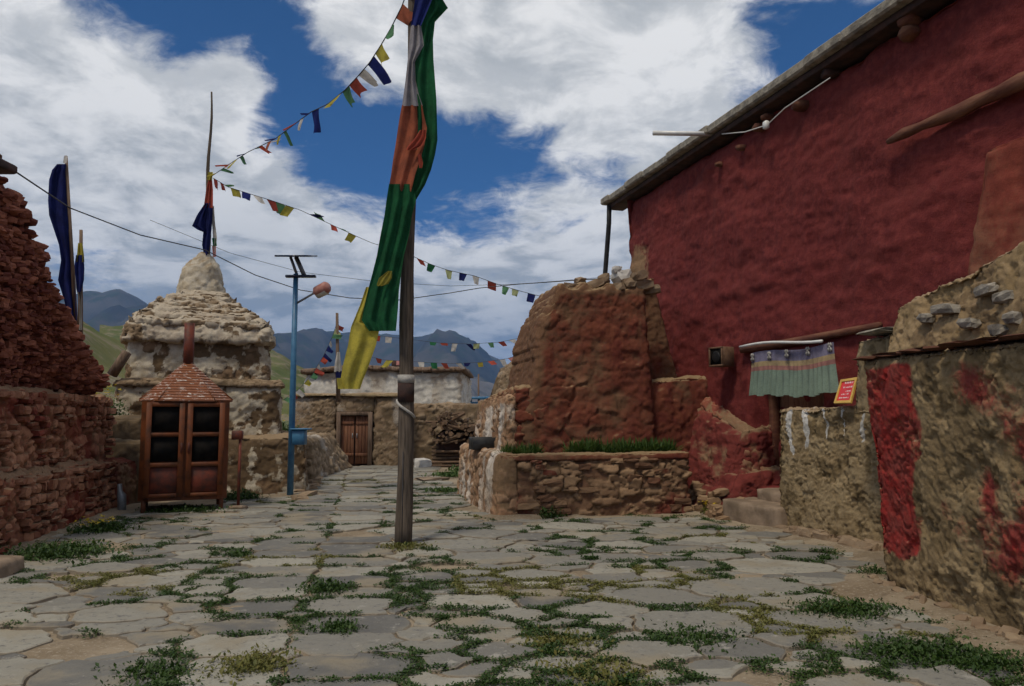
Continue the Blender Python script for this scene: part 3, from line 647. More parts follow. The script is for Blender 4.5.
# rubble footing that slopes out from the wall between planter and steps
foot=thing('rubble_footing','broken sloping red stone footing at the wall base between planter and steps','wall',(*B(12.9,-.6,0)[:2],0))
def wf(V_,uvw,low,mid): return .66+.35*low+.35*mid-.35*sstep(uvw[:,2],.90,1)
def foot_part(s0,s1,d0,z0,d1,z1,seed):
    rough('stone_mass',[B(s0,d0,-.05),B(s0,.2,-.05),B(s1,.2,-.05),B(s1,d0,-.05),B(s0,d1,z0),B(s0,.2,z0+.1),B(s1,.2,z1+.1),B(s1,d1,z1)],.03,M['footing'],foot,'worn',2.2,fillb=-.25,cell=(3.0,3.0,4.6),seed=seed,round_=.14,washf=wf)
foot_part(13.3,15.0,-1.1,.66,-.6,1.05,21); foot_part(13.45,14.3,-.72,1.05,-.42,1.35,22); foot_part(13.5,15.9,-1.0,1.35,-.40,2.1,23)
mb=MB()
for i in range(22):
    s=rnd.uniform(12.75,14.4); d=rnd.uniform(-1.2,-.9); z=max(0,(d+1.15)*1.4); mb.add(stone(B(s,d,z+.02),(rnd.uniform(.12,.36),rnd.uniform(.12,.3),rnd.uniform(.08,.2)),i+50),rnd.random())
mb.build('loose_stones',M['footing'],foot,smooth=False,kind='stuff')
# worn steps
st=thing('entrance_steps','two worn brownish stone steps rising to the curtained doorway','steps',G(735,524))
def stepbox(pa,pb,depth,z0,z1,seed):
    a=np.array(pa,dtype=float);b=np.array(pb,dtype=float); a[2]=b[2]=0; d=(b-a)/np.linalg.norm(b-a); n=np.array([-d[1],d[0],0])
    zz=np.array([0,0,1.])
    return rough('step',[a+zz*z0,b+zz*z0,b+n*depth+zz*z0,a+n*depth+zz*z0,a+zz*z1,b+zz*z1,b+n*depth+zz*z1,a+n*depth+zz*z1],.03,M['step'],st,'plaster',.22,seed=seed,round_=.03)
ga=G(722,520);gb=G(779,531)
stepbox(ga,gb,.62,-.03,.32,31)
dv=(gb-ga)/np.linalg.norm(gb-ga); nv=np.array([-dv[1],dv[0],0])
stepbox(ga+nv*.45+dv*.25,gb+nv*.45+dv*.9,.9,-.03,.48,32)

# ------------------------------------------------------------------ tan parapet wall before the door
ta=np.array([3.74,11.02,0]); tb=np.array([4.36,9.2,0]); td=(tb-ta)/np.linalg.norm(tb-ta); tn=np.array([-td[1],td[0],0]); tb2=tb+td*.3
if tn[0]<0: tn=-tn
Z=np.array([0,0,1.])
def wtan(V_,uvw,low,mid):
    s=(V_-ta)@td; st=vn(np.stack([s*15+fbm(V_,6,2,3)*.8,V_[:,2]*1.3,np.zeros(len(s))],1),1,9); return .34+.60*sstep(st,.62,.80)*sstep(V_[:,2]+.3*low,.8,1.25)+.15*mid
rough('mud_brick_wall',[ta-.03*Z,tb2-.03*Z,tb2+tn*.5-.03*Z,ta+tn*.5-.03*Z,ta+1.69*Z+tn*.05,tb2+1.74*Z+tn*.05,tb2+tn*.45+1.74*Z,ta+tn*.45+1.69*Z],.016,M['adobe'],None,'adobe',1.2,seed=41,round_=.045,washf=wtan,loc=ta,label='waist high tan mud wall with white drips standing before the curtained doorway',cat='wall')
mb=MB(); rnd=random.Random(2)
for i in range(26):
    p=ta+td*rnd.uniform(.1,2.0)-tn*rnd.uniform(0,.16); mb.add(stone(p+Z*.03,(rnd.uniform(.12,.4),rnd.uniform(.1,.22),rnd.uniform(.08,.2)),i+400,rz=math.atan2(td[1],td[0])),rnd.random())
mb.build('footing_stones',M['loose'],None,loc=ta,label='line of rough stones jutting from the base of the tan mud wall',cat='stones',smooth=False,kind='stuff')
# ------------------------------------------------------------------ red painted block in the right foreground
A0=np.array([3.50,7.50,0]); A1=np.array([3.70,3.0,0])
def wred(V_,uvw,low,mid):
    y=V_[:,1]; z=V_[:,2]; n=fbm(V_,2.2,5,5,.6); r=.26+.22*n
    lo_=6.62+.22*sstep(z,1.5,.9)-.0+.16*n; hi_=7.62-.15*sstep(1.1-z,0,.6)
    r=r+.42*sstep(y,lo_-.07,lo_+.07)*(1-sstep(y,hi_,hi_+.12))*sstep(z+.12*n,.28,.42)*(1-sstep(z,2.0,2.12))
    for (a,b,c,d_,k) in ((5.95,1.80,.36,.24,.30),(5.3,1.6,.5,.45,.26),(5.88,1.05,.16,.24,.36),(5.75,.60,.50,.36,.30),(5.2,.7,.5,.5,.2),(6.3,.85,.12,.5,.12),(4.4,.9,.7,.7,.2)): r=r+k*np.exp(-((y-a)/c)**2-((z-b)/d_)**2)
    return r
def wp(V_,uvw):
    V_=V_.copy(); z=V_[:,2]; V_[:,0]+=(-.10*np.clip(z-.5,0,2)+.02)*(1-uvw[:,0])*.6; V_[:,0]+=.03*(1-uvw[:,0])*np.clip(.35-z,0,.35)/.35; return V_
rough('painted_mud_block',[A1-.03*Z,A1+[1.9,0,-.03],A0+[1.6,.15,-.03],A0-.03*Z,A1+2.10*Z,A1+[1.9,0,2.10],A0+[1.6,.15,2.16],A0+2.14*Z],.016,M['adobe_red'],None,'adobe',1.2,seed=43,round_=.05,warp=wp,washf=wred,loc=A0,label='tall tan mud block with flaking bright red paint at the right edge of the yard',cat='wall')
mb=MB(); rnd=random.Random(28)
for i in range(34):
    yy=rnd.uniform(4.4,7.75); mb.add(stone((3.47+(7.5-yy)*.045-rnd.uniform(-.03,.12),yy,.03),(rnd.uniform(.05,.13),rnd.uniform(.05,.17),rnd.uniform(.04,.09)),i+900,tilt=.5),rnd.random())
mb.build('block_footing_stones',M['loose'],None,loc=(3.5,6,0),label='rough brown stones strewn along the foot of the red painted mud block',cat='stones',smooth=False,kind='stuff')
mb=MB(); rnd=random.Random(8); y=3.0
while y<7.55:
    l=rnd.uniform(.25,.7); mb.add(stone((3.44+(7.5-y)*.03+.22,y+l/2,2.15),(.60,l*1.05,.038),int(y*100),rz=0,tilt=.03),rnd.random()); y+=l*.97
mb.build('ledge_slabs',M['red_heap'],None,loc=(3.6,6,2.05),label='row of thin dark slabs capping the red painted mud block',cat='slabs',smooth=False)
# second tier of stone and mud rising behind the ledge
T0=P(893,345,8.0); 
def wp2(V_,uvw):
    V_=V_.copy(); return V_
rough('stone_tier_wall',[np.array([3.85,3.0,2.0]),np.array([5.6,3.0,2.0]),np.array([5.2,8.15,2.0]),np.array([3.85,8.15,2.0]),np.array([4.05,3.0,3.35]),np.array([5.6,3.0,3.35]),np.array([5.2,8.0,2.74]),np.array([4.02,8.0,2.74])],.028,M['adobe_tier'],None,'adobe',1.3,cell=(2.6,2.6,5.6),seed=47,round_=.05,
      washf=lambda V_,uvw,low,mid:.28+.35*low+.2*mid,loc=(4.2,6,2.0),label='sloping mud and red rubble tier rising behind the ledge of the painted block',cat='wall')
root=thing('stone_course','row of pale grey flat stones set in the mud above the painted block','stones',(4.2,6.2,2.4))
rnd=random.Random(5)
for (px,py,wd) in ((950,309,.36),(973,323,.26),(1003,330,.22),(1018,318,.2),(1010,297,.26),(930,318,.22),(990,290,.3)):
    r=rayd(px,py); Yt=6.
    for _ in range(6): zc=EYE+r.z/r.y*Yt; Yt=(3.85+.19*max(0,(zc-2.0))/.9+.02)/(r.x/r.y)
    q=P(px,py,Yt)
    v,f=stone(q+np.array([-.035,0,0]),(.11,wd,.10),int(px),rz=.0,tilt=.12,rnd_=.38); mb=MB(); mb.add((v,f),.2); mb.build('flat_stone',M['greystone'],root,smooth=False)
# narrow tan pier left of the block, seen behind its corner
rough('mud_pier',[np.array([3.98,8.3,1.6]),np.array([4.9,8.3,1.6]),np.array([4.8,9.0,1.6]),np.array([3.96,9.0,1.6]),np.array([4.05,8.3,2.48]),np.array([4.9,8.3,2.5]),np.array([4.8,9.0,2.5]),np.array([4.03,9.0,2.48])],.03,M['adobe'],None,'adobe',1.,seed=49,round_=.04,washf=lambda V_,u,l,m:.3+0*l,loc=(4.4,8.6,1.6),label='short square tan mud pier between the tan wall and the red painted block',cat='wall')
mb=MB()
for a_,b_,c_ in ((4.45,8.62,1),(4.2,8.5,2),(4.7,8.75,3)): mb.add(stone((a_,b_,2.52),(.5,.6,.05),c_+70,rz=0,tilt=.04),.3)
mb.build('cap_slabs',M['slate'],None,loc=(4.4,8.6,2.5),smooth=False,label='flat slabs lying on top of the short tan mud pier',cat='slabs')

# ------------------------------------------------------------------ curtain, rod, loudspeaker, sign
cur=thing('door_curtain','pleated sea green door curtain with faded blue yellow and red bands over the doorway','curtain',Bpx(796,398,-.45))
TL=Bpx(752,353,-.50);TR=Bpx(834,343,-.50);BL=Bpx(750,396,-.52);BR=Bpx(838,392,-.52)
def curt(v0,v1,name,mat,n=120,m=8,dep=.03):
    V_=[];F_=[]
    for j in range(m+1):
        v=v0+(v1-v0)*j/m
        for i in range(n+1):
            u=i/n; p=lerp(lerp(TL,TR,u),lerp(BL,BR,u),v); 
            gather=max(0,(v-.3))/.7; ph=u*17*6.283+1.5*math.sin(u*23)
            p=p-U*(dep*(gather*.9+.08)*math.sin(ph)+.02*math.sin(u*9))+Z*(.02*math.sin(u*7)*(1 if v<.5 else 1)+.015*gather*math.sin(u*31)); p=p-Z*(.05*math.sin(u*math.pi)*(.3+.2*v))
            V_.append(p)
    for j in range(m):
        for i in range(n): a=j*(n+1)+i; F_.append((a,a+1,a+n+2,a+n+1))
    return obj(name,np.array(V_),F_,M[mat],cur)
curt(0,.235,'blue_band','v_blue'); curt(.235,.345,'yellow_band','v_yellow'); curt(.345,.44,'red_band','v_red'); curt(.44,1,'pleated_skirt','v_green',m=14,dep=.035)
for i,u in enumerate((.03,.26,.48,.73,.97)):   # endless-knot patches on the blue band
    p=lerp(lerp(TL,TR,u),lerp(BL,BR,u),.11 if u<.9 else .08)-U*.03; mb=MB(); r=.05
    for k in range(4):
        a=math.pi/4+k*math.pi/2; q=p+W_*math.cos(a)*r*.55+Z*math.sin(a)*r*.9; mb.box(q,.008,.05,.05,ang,0,rx=math.pi/4)
    mb.box(p,.010,.035,.035,ang,0,rx=math.pi/4); mb.build('knot_motif',M['c_offwhite'],cur)
a=Bpx(740,347,-.56);b=Bpx(822,338,-.56); pts=[lerp(a,b,t)+Z*(.03*math.sin(t*5)-.015*t) for t in np.linspace(0,1,10)]
mb=MB(); mb.add(tube(pts,.022,8)); mb.build('curtain_rod',M['pvc'],None,loc=a,label='bent white plastic pipe running above the door curtain',cat='pipe')
spk=thing('wall_loudspeaker','small square brown wooden loudspeaker hung on the red wall left of the curtain','speaker',Bpx(720,368,-.4))
c=Bpx(722,357,-.42); mb=MB(); mb.box(c,.26,.34,.34,ang+.2,.01); mb.build('cabinet',M['ply'],spk)
fr=Matrix.Rotation(ang+.2,3,'Z'); fx=np.array(fr@Vector((-1,0,0))); fy=np.array(fr@Vector((0,1,0)))
mb=MB(); 
for sy_,sz_,w1,h1 in ((0,.155,.34,.03),(0,-.155,.34,.03),(.155,0,.03,.28),(-.155,0,.03,.28)): mb.box(c+fx*.14+fy*sy_+Z*sz_,.03,w1,h1,ang+.2,.003)
mb.build('rim',M['ply'],spk)
mb=MB(); mb.box(c+fx*.132,.01,.28,.28,ang+.2,0); mb.build('grille',M['dark'],spk)
mb=MB(); mb.add(tube([c+fx*.137,c+fx*.145],[.10,.085],20)); mb.build('cone',M['black'],spk)
sg=thing('framed_sign','small red sign with white lettering in a yellow frame leaning on the tan mud wall','sign',P(845,404,9.75))
sa=P(835,404,9.85);sb=P(852,403.5,9.55);sc_=P(858.5,378,9.65);sd_=P(842,380.5,9.95)
nn=np.cross(sb-sa,sd_-sa); nn/=np.linalg.norm(nn)
if nn[1]>0: nn=-nn
def quadbox(a,b,c,d,n,t): return [a,b,c,d,a+n*t,b+n*t,c+n*t,d+n*t],[(3,2,1,0),(4,5,6,7),(0,1,5,4),(1,2,6,5),(2,3,7,6),(3,0,4,7)]
def bil(u,v): return lerp(lerp(sa,sb,u),lerp(sd_,sc_,u),v)
mb=MB(); mb.add(quadbox(bil(.04,.04),bil(.96,.04),bil(.96,.96),bil(.04,.96),nn,.012)); mb.build('board',M['sign_red'],sg,smooth=False)
mb=MB(); e=.10
for q in ((0,0,1,e),(0,1-e,1,1),(0,e,e,1-e),(1-e,e,1,1-e)): mb.add(quadbox(bil(q[0],q[1]),bil(q[2],q[1]),bil(q[2],q[3]),bil(q[0],q[3]),nn,.024))
mb.build('frame',M['gold'],sg,smooth=False)
mb=MB(); rnd=random.Random(6)
# short white strokes of the unreadable lettering, rows as on the board
for (v,us,h) in ((.80,(.32,.40,.46,.52,.60,.66,.76),.08),(.62,(.30,.37,.48,.53,.58,.64,.72,.78),.06),(.46,(.50,.57,.62,.70,.76),.07),(.34,(.28,.36,.40,.48,.60,.66),.06),(.20,(.2,.26,.34,.44,.52,.58,.64,.72),.05)):
    for u in us:
        wd=rnd.uniform(.018,.035); h2=h*rnd.uniform(.7,1.2); mb.add(quadbox(*[x+nn*.0125 for x in (bil(u,v),bil(u+wd,v),bil(u+wd,v+h2),bil(u,v+h2))],nn,.002))
        if rnd.random()<.6: mb.add(quadbox(*[x+nn*.0125 for x in (bil(u-.02,v+h2*.5),bil(u,v+h2*.5),bil(u,v+h2*.5+.02),bil(u-.02,v+h2*.5+.02))],nn,.002))
mb.build('lettering',M['sign_white'],sg,smooth=False)

# ------------------------------------------------------------------ planter
PU=np.array([.9700,.2430,0]); PV=np.array([-.2150,.9766,0]); PO=np.array([-.23,12.2,0])
def L(u,v,z): return PO+PU*u+PV*v+Z*z
pl=thing('stone_planter','low rubble stone planter with limewashed left end and grass along its top','planter',L(0,0,0))
def slabbox(u0,u1,v0,v1,z0,z1,bat=0.): return [L(u0-bat,v0-bat,z0),L(u1,v0-bat,z0),L(u1,v1,z0),L(u0-bat,v1,z0),L(u0,v0,z1),L(u1,v0,z1),L(u1,v1,z1),L(u0,v1,z1)]
rough('front_wall',slabbox(.30,3.28,0,.30,-.04,.90,.04),.025,M['planter'],pl,'rubble',1.25,cell=(2.8,2.8,7.0),seed=51,round_=.04)
rough('end_wall',slabbox(0,.34,-.02,3.9,-.04,.98,.05),.025,M['planter_white'],pl,'rubble',1.0,cell=(3.2,3.2,5.5),seed=52,round_=.06,
      washf=lambda V_,u,l,m:.22+.45*vn(V_*np.array([5,5,.7]),1,3)+.18*l-.35*(V_[:,1]<12.35))
courses('wall_stones',lambda s_,z_: L(.34+s_,-.035+.04*z_/.9,z_),math.atan2(PU[1],PU[0]),2.92,.0,.88,(.07,.14),(.14,.42),.15,M['planter'],pl,311,fillm=.44,wash0=.52)
rough('coping',slabbox(.02,3.30,-.03,.30,.88,.985),.025,M['pillar'],pl,'adobe',.6,seed=53,round_=.025)
rough('soil',slabbox(.3,3.3,.25,3.9,.2,.90),.06,M['dirt'],pl,'adobe',.6,seed=54,round_=.02)
for i,(px,w2,lab) in enumerate(((520,.30,'first clump of bright grass from the planter corner'),(577,.26,'second grass clump along the planter top'),(607,.3,'third grass clump along the planter top'),(640,.26,'fourth grass clump along the planter top'),(665,.22,'last grass clump of the planter next to the red building'))):
    u=(P(px,448,12.9)[0]+.23+.215*.5)/.97; c=L(u,.42,.90); rg2=np.random.default_rng(90+i)
    cs=np.stack([rg2.uniform(-w2,w2,130),rg2.uniform(-.10,.10,130)],1); cs3=np.array([L(u+a_,.42+b_,.90) for a_,b_ in cs])
    cs3=cs3[np.array([vn(q[None,:],9.,77)[0]>.34 for q in cs3])]; V_,F_,S_=leaves(cs3,9,.03,.05,.20 if i else .17,.04,1.0,100+i)
    root=thing('grass_clump',lab,'grass',c,'grass clumps in the planter'); obj('blades',V_,F_,M['leaf_p'],root,attrs={'sid':S_},smooth=False)
# black tray on the corner
tr=L(.20,1.9,.98); mb=MB(); zr=math.atan2(.243,.97)
for (dx,dy,sx,sy) in ((0,-.20,.62,.02),(0,.20,.62,.02),(-.30,0,.02,.38),(.30,0,.02,.38)):
    R=np.array([PU[0]*dx+PV[0]*dy,PU[1]*dx+PV[1]*dy,0]); mb.box(tr+R+Z*.11,sx,sy,.22,zr,.004)
mb.box(tr+Z*.02,.58,.38,.02,zr,0); 
trr=thing('black_tray','black plastic seedling tray sitting on the whitewashed end of the planter','tray',tr); mb.build('tray_box',M['black'],trr); mb=MB(); mb.box(tr+Z*.12,.56,.36,.10,zr,0); mb.build('soil',M['dirt'],trr)
# ------------------------------------------------------------------ ruined red pillar behind the planter
ru=thing('ruined_red_wall','ruined brown red plastered wall stump stepping up behind the planter','wall',L(2.2,1.2,0))
def wpil(V_,uvw,low,mid): return .58+.30*low+.22*mid-.45*sstep(uvw[:,2],.93,1.0)-.35*(1-sstep(uvw[:,0],.0,.10))
rough('low_block',[L(.40,.70,.5),L(1.7,.70,.5),L(1.7,4,.5),L(.40,4.,.5),L(.46,.80,2.06),L(1.7,.84,2.06),L(1.7,4,2.0),L(.48,4.,1.95)],.026,M['pillar'],ru,'worn',1.4,fillb=-.2,cell=(2.6,2.6,5.2),seed=61,round_=.09,
      washf=lambda V_,u,l,m:.62+.25*l+.2*m-.5*(1-sstep(u[:,0],0,.03)))
rough('whitewashed_side',[L(.30,.80,.9),L(.50,.80,.9),L(.50,3.9,.9),L(.30,3.9,.9),L(.37,.80,1.93),L(.50,.80,1.93),L(.50,3.9,1.88),L(.37,3.9,1.88)],.026,M['planter_white'],ru,'rubble',1.0,cell=(3.2,3.2,5.2),seed=62,round_=.05,
      washf=lambda V_,u,l,m:.30+.45*vn(V_*np.array([5,5,.8]),1,6)+.2*l-.4*sstep(u[:,2],.8,1))
rough('upper_block',[L(.50,.66,.5),L(3.02,.66,.5),L(3.02,3.0,.5),L(.50,3.0,.5),L(1.18,.92,3.86),L(2.92,.92,3.92),L(2.92,2.6,3.92),L(1.18,2.6,3.86)],.028,M['pillar'],ru,'worn',1.5,fillb=.05,cell=(2.2,2.2,4.2),seed=63,round_=.06,washf=wpil,
      warp=lambda V_,u:V_+PU*(((.10*np.sin(u[:,2]*math.pi)-.09*np.round(np.sin(u[:,2]*14)*1.4)*.4)*-(1-u[:,0])**3))[:,None]+Z*((-.12*(1-sstep(u[:,0],0,.10))*u[:,2])+.06*np.sin(u[:,0]*23)*(u[:,2]>.99))[:,None])
rough('junction_mass',[L(2.8,.86,.5),L(4.5,1.2,.5),L(4.5,3.0,.5),L(2.8,3.0,.5),L(2.85,1.0,2.2),L(4.5,1.3,2.35),L(4.5,3.0,2.3),L(2.85,3.0,2.2)],.03,M['pillar'],ru,'worn',1.7,cell=(2.2,2.2,3.8),fillb=-.1,seed=64,round_=.10,washf=lambda V_,u,l,m:.60+.35*l+.3*m)
rough('recess_mass',[L(2.7,1.7,2.),L(4.0,1.7,2.),L(4.0,3.5,2.),L(2.7,3.5,2.),L(2.75,1.8,3.9),L(3.5,1.8,4.3),L(3.5,3.5,4.3),L(2.75,3.5,3.9)],.03,M['pillar'],ru,'worn',1.7,cell=(2.2,2.2,3.8),seed=66,round_=.12,washf=lambda V_,u,l,m:.42+.35*l+.3*m)
rough('tan_stump',[L(.72,3.1,1.8),L(1.9,3.1,1.8),L(1.9,4.2,1.8),L(.55,4.2,1.8),L(1.0,3.2,2.75),L(1.9,3.2,3.0),L(1.9,4.2,3.0),L(.85,4.2,2.6)],.03,M['farwall'],ru,'rubble',1.2,seed=65,round_=.15)
rnd=random.Random(31); k=0
for (px,py,sx,sz) in ((573,287,.42,.16),(580,281,.26,.14),(598,285,.40,.16),(618,288,.45,.18),(604,279,.30,.16),(622,277,.36,.24),(617,270,.24,.14),(640,284,.42,.22),(639,276,.30,.18),(652,290,.34,.18),(628,285,.3,.2),(590,290,.34,.12)):
    p=P(px,py,13.9+rnd.uniform(-.1,.2)); v,f=stone(p,(sx,sx*.75,sz),300+k,tilt=.25); k+=1
    lb={0:'leftmost',7:'rounded brown',5:'pale grey large',6:'small pale topmost'}
    mb=MB(); mb.add((v,f),rnd.random()); mb.build('loose_stone',M['pale'] if k in (6,7) else M['loose'],None,loc=p,smooth=False,label=('pale grey stone on the heap on top of the ruined red wall' if k in (6,7) else 'brown loose stone among those heaped on top of the ruined red wall'),cat='stone',group='pale stones on the ruined wall top' if k in (6,7) else 'brown stones on the ruined wall top')

# ------------------------------------------------------------------ left: terraced red rubble walls
la=np.array([-5.55,4.0,0]); lb_=np.array([-5.9,9.0,0]); lc=np.array([-6.85,13.3,0])
def lseg(name,a,b,off0,off1,z0a,z0b,z1a,z1b,th,seed,mat='red_rubble',cell=(3.6,3.6,5.8),amp=1.5,fillb=-.5,label=None,res=.026,lean=.06,par=None,style='rubble',**kw):
    d=(b-a)/np.linalg.norm(b-a); n=np.array([-d[1],d[0],0]); 
    if n[0]>0: n=-n     # n points left, away from the yard
    C=[a+n*off0+Z*z0a,b+n*off1+Z*z0b,b+n*(off1+th)+Z*z0b,a+n*(off0+th)+Z*z0a,a+n*(off0+lean)+Z*z1a,b+n*(off1+lean)+Z*z1b,b+n*(off1+th)+Z*z1b,a+n*(off0+th)+Z*z1a]
    return rough(name,C,res,M[mat],par,style,amp,fillb=fillb,cell=cell,seed=seed,round_=.08,**kw)
tw=thing('left_terrace_wall','low red brown rubble retaining wall along the left edge of the yard','wall',lb_)
lseg('near_section',la,lb_+np.array([-.01,.06,0]),0,0,-.05,-.05,.88,.86,1.4,71,par=tw)
lseg('far_section',lb_,lc,0,0,-.05,-.05,.86,.84,1.4,72,par=tw)
t2=thing('left_middle_wall','middle tier of flaking red rubble set back above the low left wall','wall',lb_+np.array([-.8,0,.9]))
lseg('near_section',la,lb_,.45,.45,.7,.7,1.93,1.93,1.6,73,par=t2,amp=1.5,cell=(2.9,2.9,4.6),fillb=-.25); lc2=lc+.75*(lc-lb_)/np.linalg.norm(lc-lb_); lseg('far_section',lb_,lc2,.45,.25,.7,.7,1.93,1.98,1.6,74,par=t2,amp=1.5,cell=(2.9,2.9,4.6),fillb=-.25)
def seg_stones(a,b,o0,o1,z0,z1,par,seed,lean,**k):
    Ln=np.linalg.norm(b-a); d=(b-a)/Ln; n=np.array([-d[1],d[0],0]); n=n if n[0]<0 else -n; zt0=-.05 if z0<.5 else .7
    courses('wall_stones',lambda s_,z_: a+d*s_+n*(o0+(o1-o0)*s_/Ln+lean*(z_-zt0)/(z1-zt0)-.03)+Z*z_,math.atan2(d[1],d[0]),Ln,z0,z1-.04,(.07,.15),(.10,.30),.17,M['red_rubble'],par,seed,**k)
dN=(lb_-la)/np.linalg.norm(lb_-la)
seg_stones(la+dN*2.5,lb_,0,0,0,.86,tw,301,.06,fillm=.30); seg_stones(lb_,lc,0,0,0,.84,tw,302,.06,fillm=.30)
seg_stones(la+dN*2.5,lb_,.45,.45,.88,1.93,t2,303,.06,fillm=.42); seg_stones(lb_,lc2,.45,.25,.88,1.93,t2,304,.06,fillm=.42)
t3=thing('ruined_stone_wall','tall crumbling dark red stone ruin falling away in loose stones at the far left','ruin',lb_+np.array([-1.8,1,1.9]))
# silhouette (pixel, pixel) of the sloping ruin and its distance
sil=[(-60,150,9.2),(-6,172,9.9),(12,205,10.2),(32,255,10.9),(51,303,11.4),(70,337,12.0),(88,372,12.5),(97,386,12.8)]
SP=[P(*q) for q in sil]; V_=[];NN=72;MM=44
V=[]
for i in range(NN+1):
    t=i/NN*(len(SP)-1); k=min(int(t),len(SP)-2); top=lerp(SP[k],SP[k+1],t-k)
    bot=lerp(la+np.array([-1.3,3.5,0]),lc+np.array([-.95,-.3,0]),i/NN)
    bot=np.array([bot[0],bot[1],1.85]); bot[0]+=.45*(1-i/NN)-.05
    for j in range(MM+1):
        v=j/MM; p=lerp(bot,top,v)
        V.append(p)
    for j in range(1,9): V.append(top+np.array([-.25*j,.05*j,.02*j-.30*(j/8)**2]))
V=np.array(V); W2=MM+9
F=np.array([(i*W2+j,i*W2+j+1,(i+1)*W2+j+1,(i+1)*W2+j) for i in range(NN) for j in range(W2-1)])[:,::-1].copy()
Nn=normals(V,F)
if Nn[:,0].mean()<0: F=F[:,::-1].copy(); Nn=-Nn
F1,F2,ID=voro(V,(5,5,9),5); V2=V+Nn*((sstep(F2-F1,0,.4)*.06+(ID-.5)*.08+.12*fbm(V,1.2,3,9)))[:,None]
obj('core',V2,F,M['red_heap'],t3,attrs={'sid':ID,'mort':sstep(F2-F1,0,.2),'wash':.5+.4*fbm(V,1,3,2)},smooth=False)
# stones laid over the ruin face and running up its edge
mb=MB(); rnd=random.Random(17); nst=0
for i in range(3000):
    a_=rnd.random(); b_=rnd.random()**.85; i0=int(a_*NN); j0=int(b_*MM); p=V2[i0*W2+j0]
    topn=b_>.93
    sx=rnd.uniform(.08,.20); mb.add(stone(p+np.array([rnd.uniform(-.02,.06),rnd.uniform(-.05,.05),rnd.uniform(-.03,.03)]),(sx,rnd.uniform(.10,.24),rnd.uniform(.04,.10)),1000+i,rz=rnd.uniform(-.4,.4),tilt=.25),rnd.random())
for i in range(220):
    t=rnd.uniform(.25,1)*(len(SP)-1); k=min(int(t),len(SP)-2); p=lerp(SP[k],SP[k+1],t-k); mb.add(stone(p+np.array([rnd.uniform(-.15,.05),rnd.uniform(-.1,.1),rnd.uniform(-.05,.06)]),(rnd.uniform(.15,.35),rnd.uniform(.15,.35),rnd.uniform(.06,.13)),5000+i,tilt=.3),rnd.random())
o=mb.build('loose_stones',M['red_heap'],t3,smooth=False,kind='stuff')
me=o.data
for nm,val in (('mort',1.),('wash',.3)):
    at=me.attributes.new(nm,'FLOAT','POINT'); at.data.foreach_set('value',np.full(len(me.vertices),val,dtype=np.float32))
# plaster face and eave corner of the building at the very left
lbld=thing('left_red_house','corner of a dark red plastered house with a projecting eave at the far left','building',(-8.2,9,0))
q0=P(0,320,9.6); 
rough('wall',[np.array([-12,8.2,1.0]),np.array([-6.75,8.2,1.0]),np.array([-7.0,9.9,1.0]),np.array([-12,9.9,1.0]),np.array([-12,8.2,4.75]),np.array([-6.85,8.2,4.75]),np.array([-6.75,9.9,4.75]),np.array([-12,9.9,4.75])],.06,M['red_plaster'],lbld,'plaster',.6,seed=81,round_=.1)
ea=P(18,172,10.2); mb=MB(); mb.box((ea[0]-2,ea[1]-1.1,ea[2]+.02),4.,2.2,.12,0,.02); mb.build('eave',M['eave_dark'],lbld); mb=MB(); mb.box((ea[0]-2.15,ea[1]-1.15,ea[2]+.16),4.,2.1,.10,0,.02); mb.build('roof_slab',M['red_heap'],lbld)
# slab at the lower left
g=G(-6,582); rough('stone_slab',[np.array([-6.4,7.2,-.03]),np.array([-4.98,7.2,-.03]),np.array([-5.0,8.15,-.03]),np.array([-6.4,8.15,-.03]),np.array([-6.4,7.2,.16]),np.array([-5.0,7.2,.16]),np.array([-5.02,8.12,.16]),np.array([-6.4,8.12,.16])],.03,M['step'],None,'plaster',.15,seed=83,round_=.02,loc=(-5.6,7.6,0),label='flat pale stone slab lying at the left edge against the low wall',cat='slab')
# steps of brown masonry between left wall and shrine
rs_=thing('brown_wall_stub','stepped brown masonry stub between the left wall and the metal cabinet','wall',G(115,505))
def fr(name,px0,px1,Y,z0,z1,dep,mat,par,seed,amp=1.,style='rubble',cell=(3.4,3.4,5.5),bat=.03,rnd_=.07,res=.03,**kw):
    x0=P(px0,400,Y)[0];x1=P(px1,400,Y)[0]
    C=[(x0-bat,Y-bat,z0),(x1+bat,Y-bat,z0),(x1+bat,Y+dep,z0),(x0-bat,Y+dep,z0),(x0,Y,z1),(x1,Y,z1),(x1,Y+dep,z1),(x0,Y+dep,z1)]
    return rough(name,[np.array(c,dtype=float) for c in C],res,mat,par,style,amp,cell=cell,seed=seed,round_=rnd_,**kw)
def zpx(py,Y): return P(512,py,Y)[2]
fr('lower_step',96,150,14.4,-.04,zpx(441,14.4),2.0,M['farwall'],rs_,91,1.2,'worn',washf=lambda V_,u,l,m:.1+0*l)
fr('upper_step',96,142,14.75,.9,zpx(418,14.75),1.6,M['farwall'],rs_,92,1.2,'worn',washf=lambda V_,u,l,m:.1+0*l)
fr('left_return',60,118,13.6,-.04,zpx(462,13.6),2.0,M['planter'],rs_,93,1.4)
weed(0,0,.34,.50,700,'yellow green bush growing on the terrace left of the shrine',name='terrace_bush',seed=33,ls=.09,at=P(101,420,14.3),z=float(P(101,416,14.3)[2]),flowers=70,mat='leaf_p',squash=.5,cat='bush',group=None)
mb=MB(); a=P(112,375,15.2); b=P(127,352,15.2); mb.add(tube([a,b],[.10,.09],6,.1)); mb.build('wood_plank',M['wood'],None,loc=a,label='short weathered plank leaning up towards the white shrine at its left corner',cat='plank')
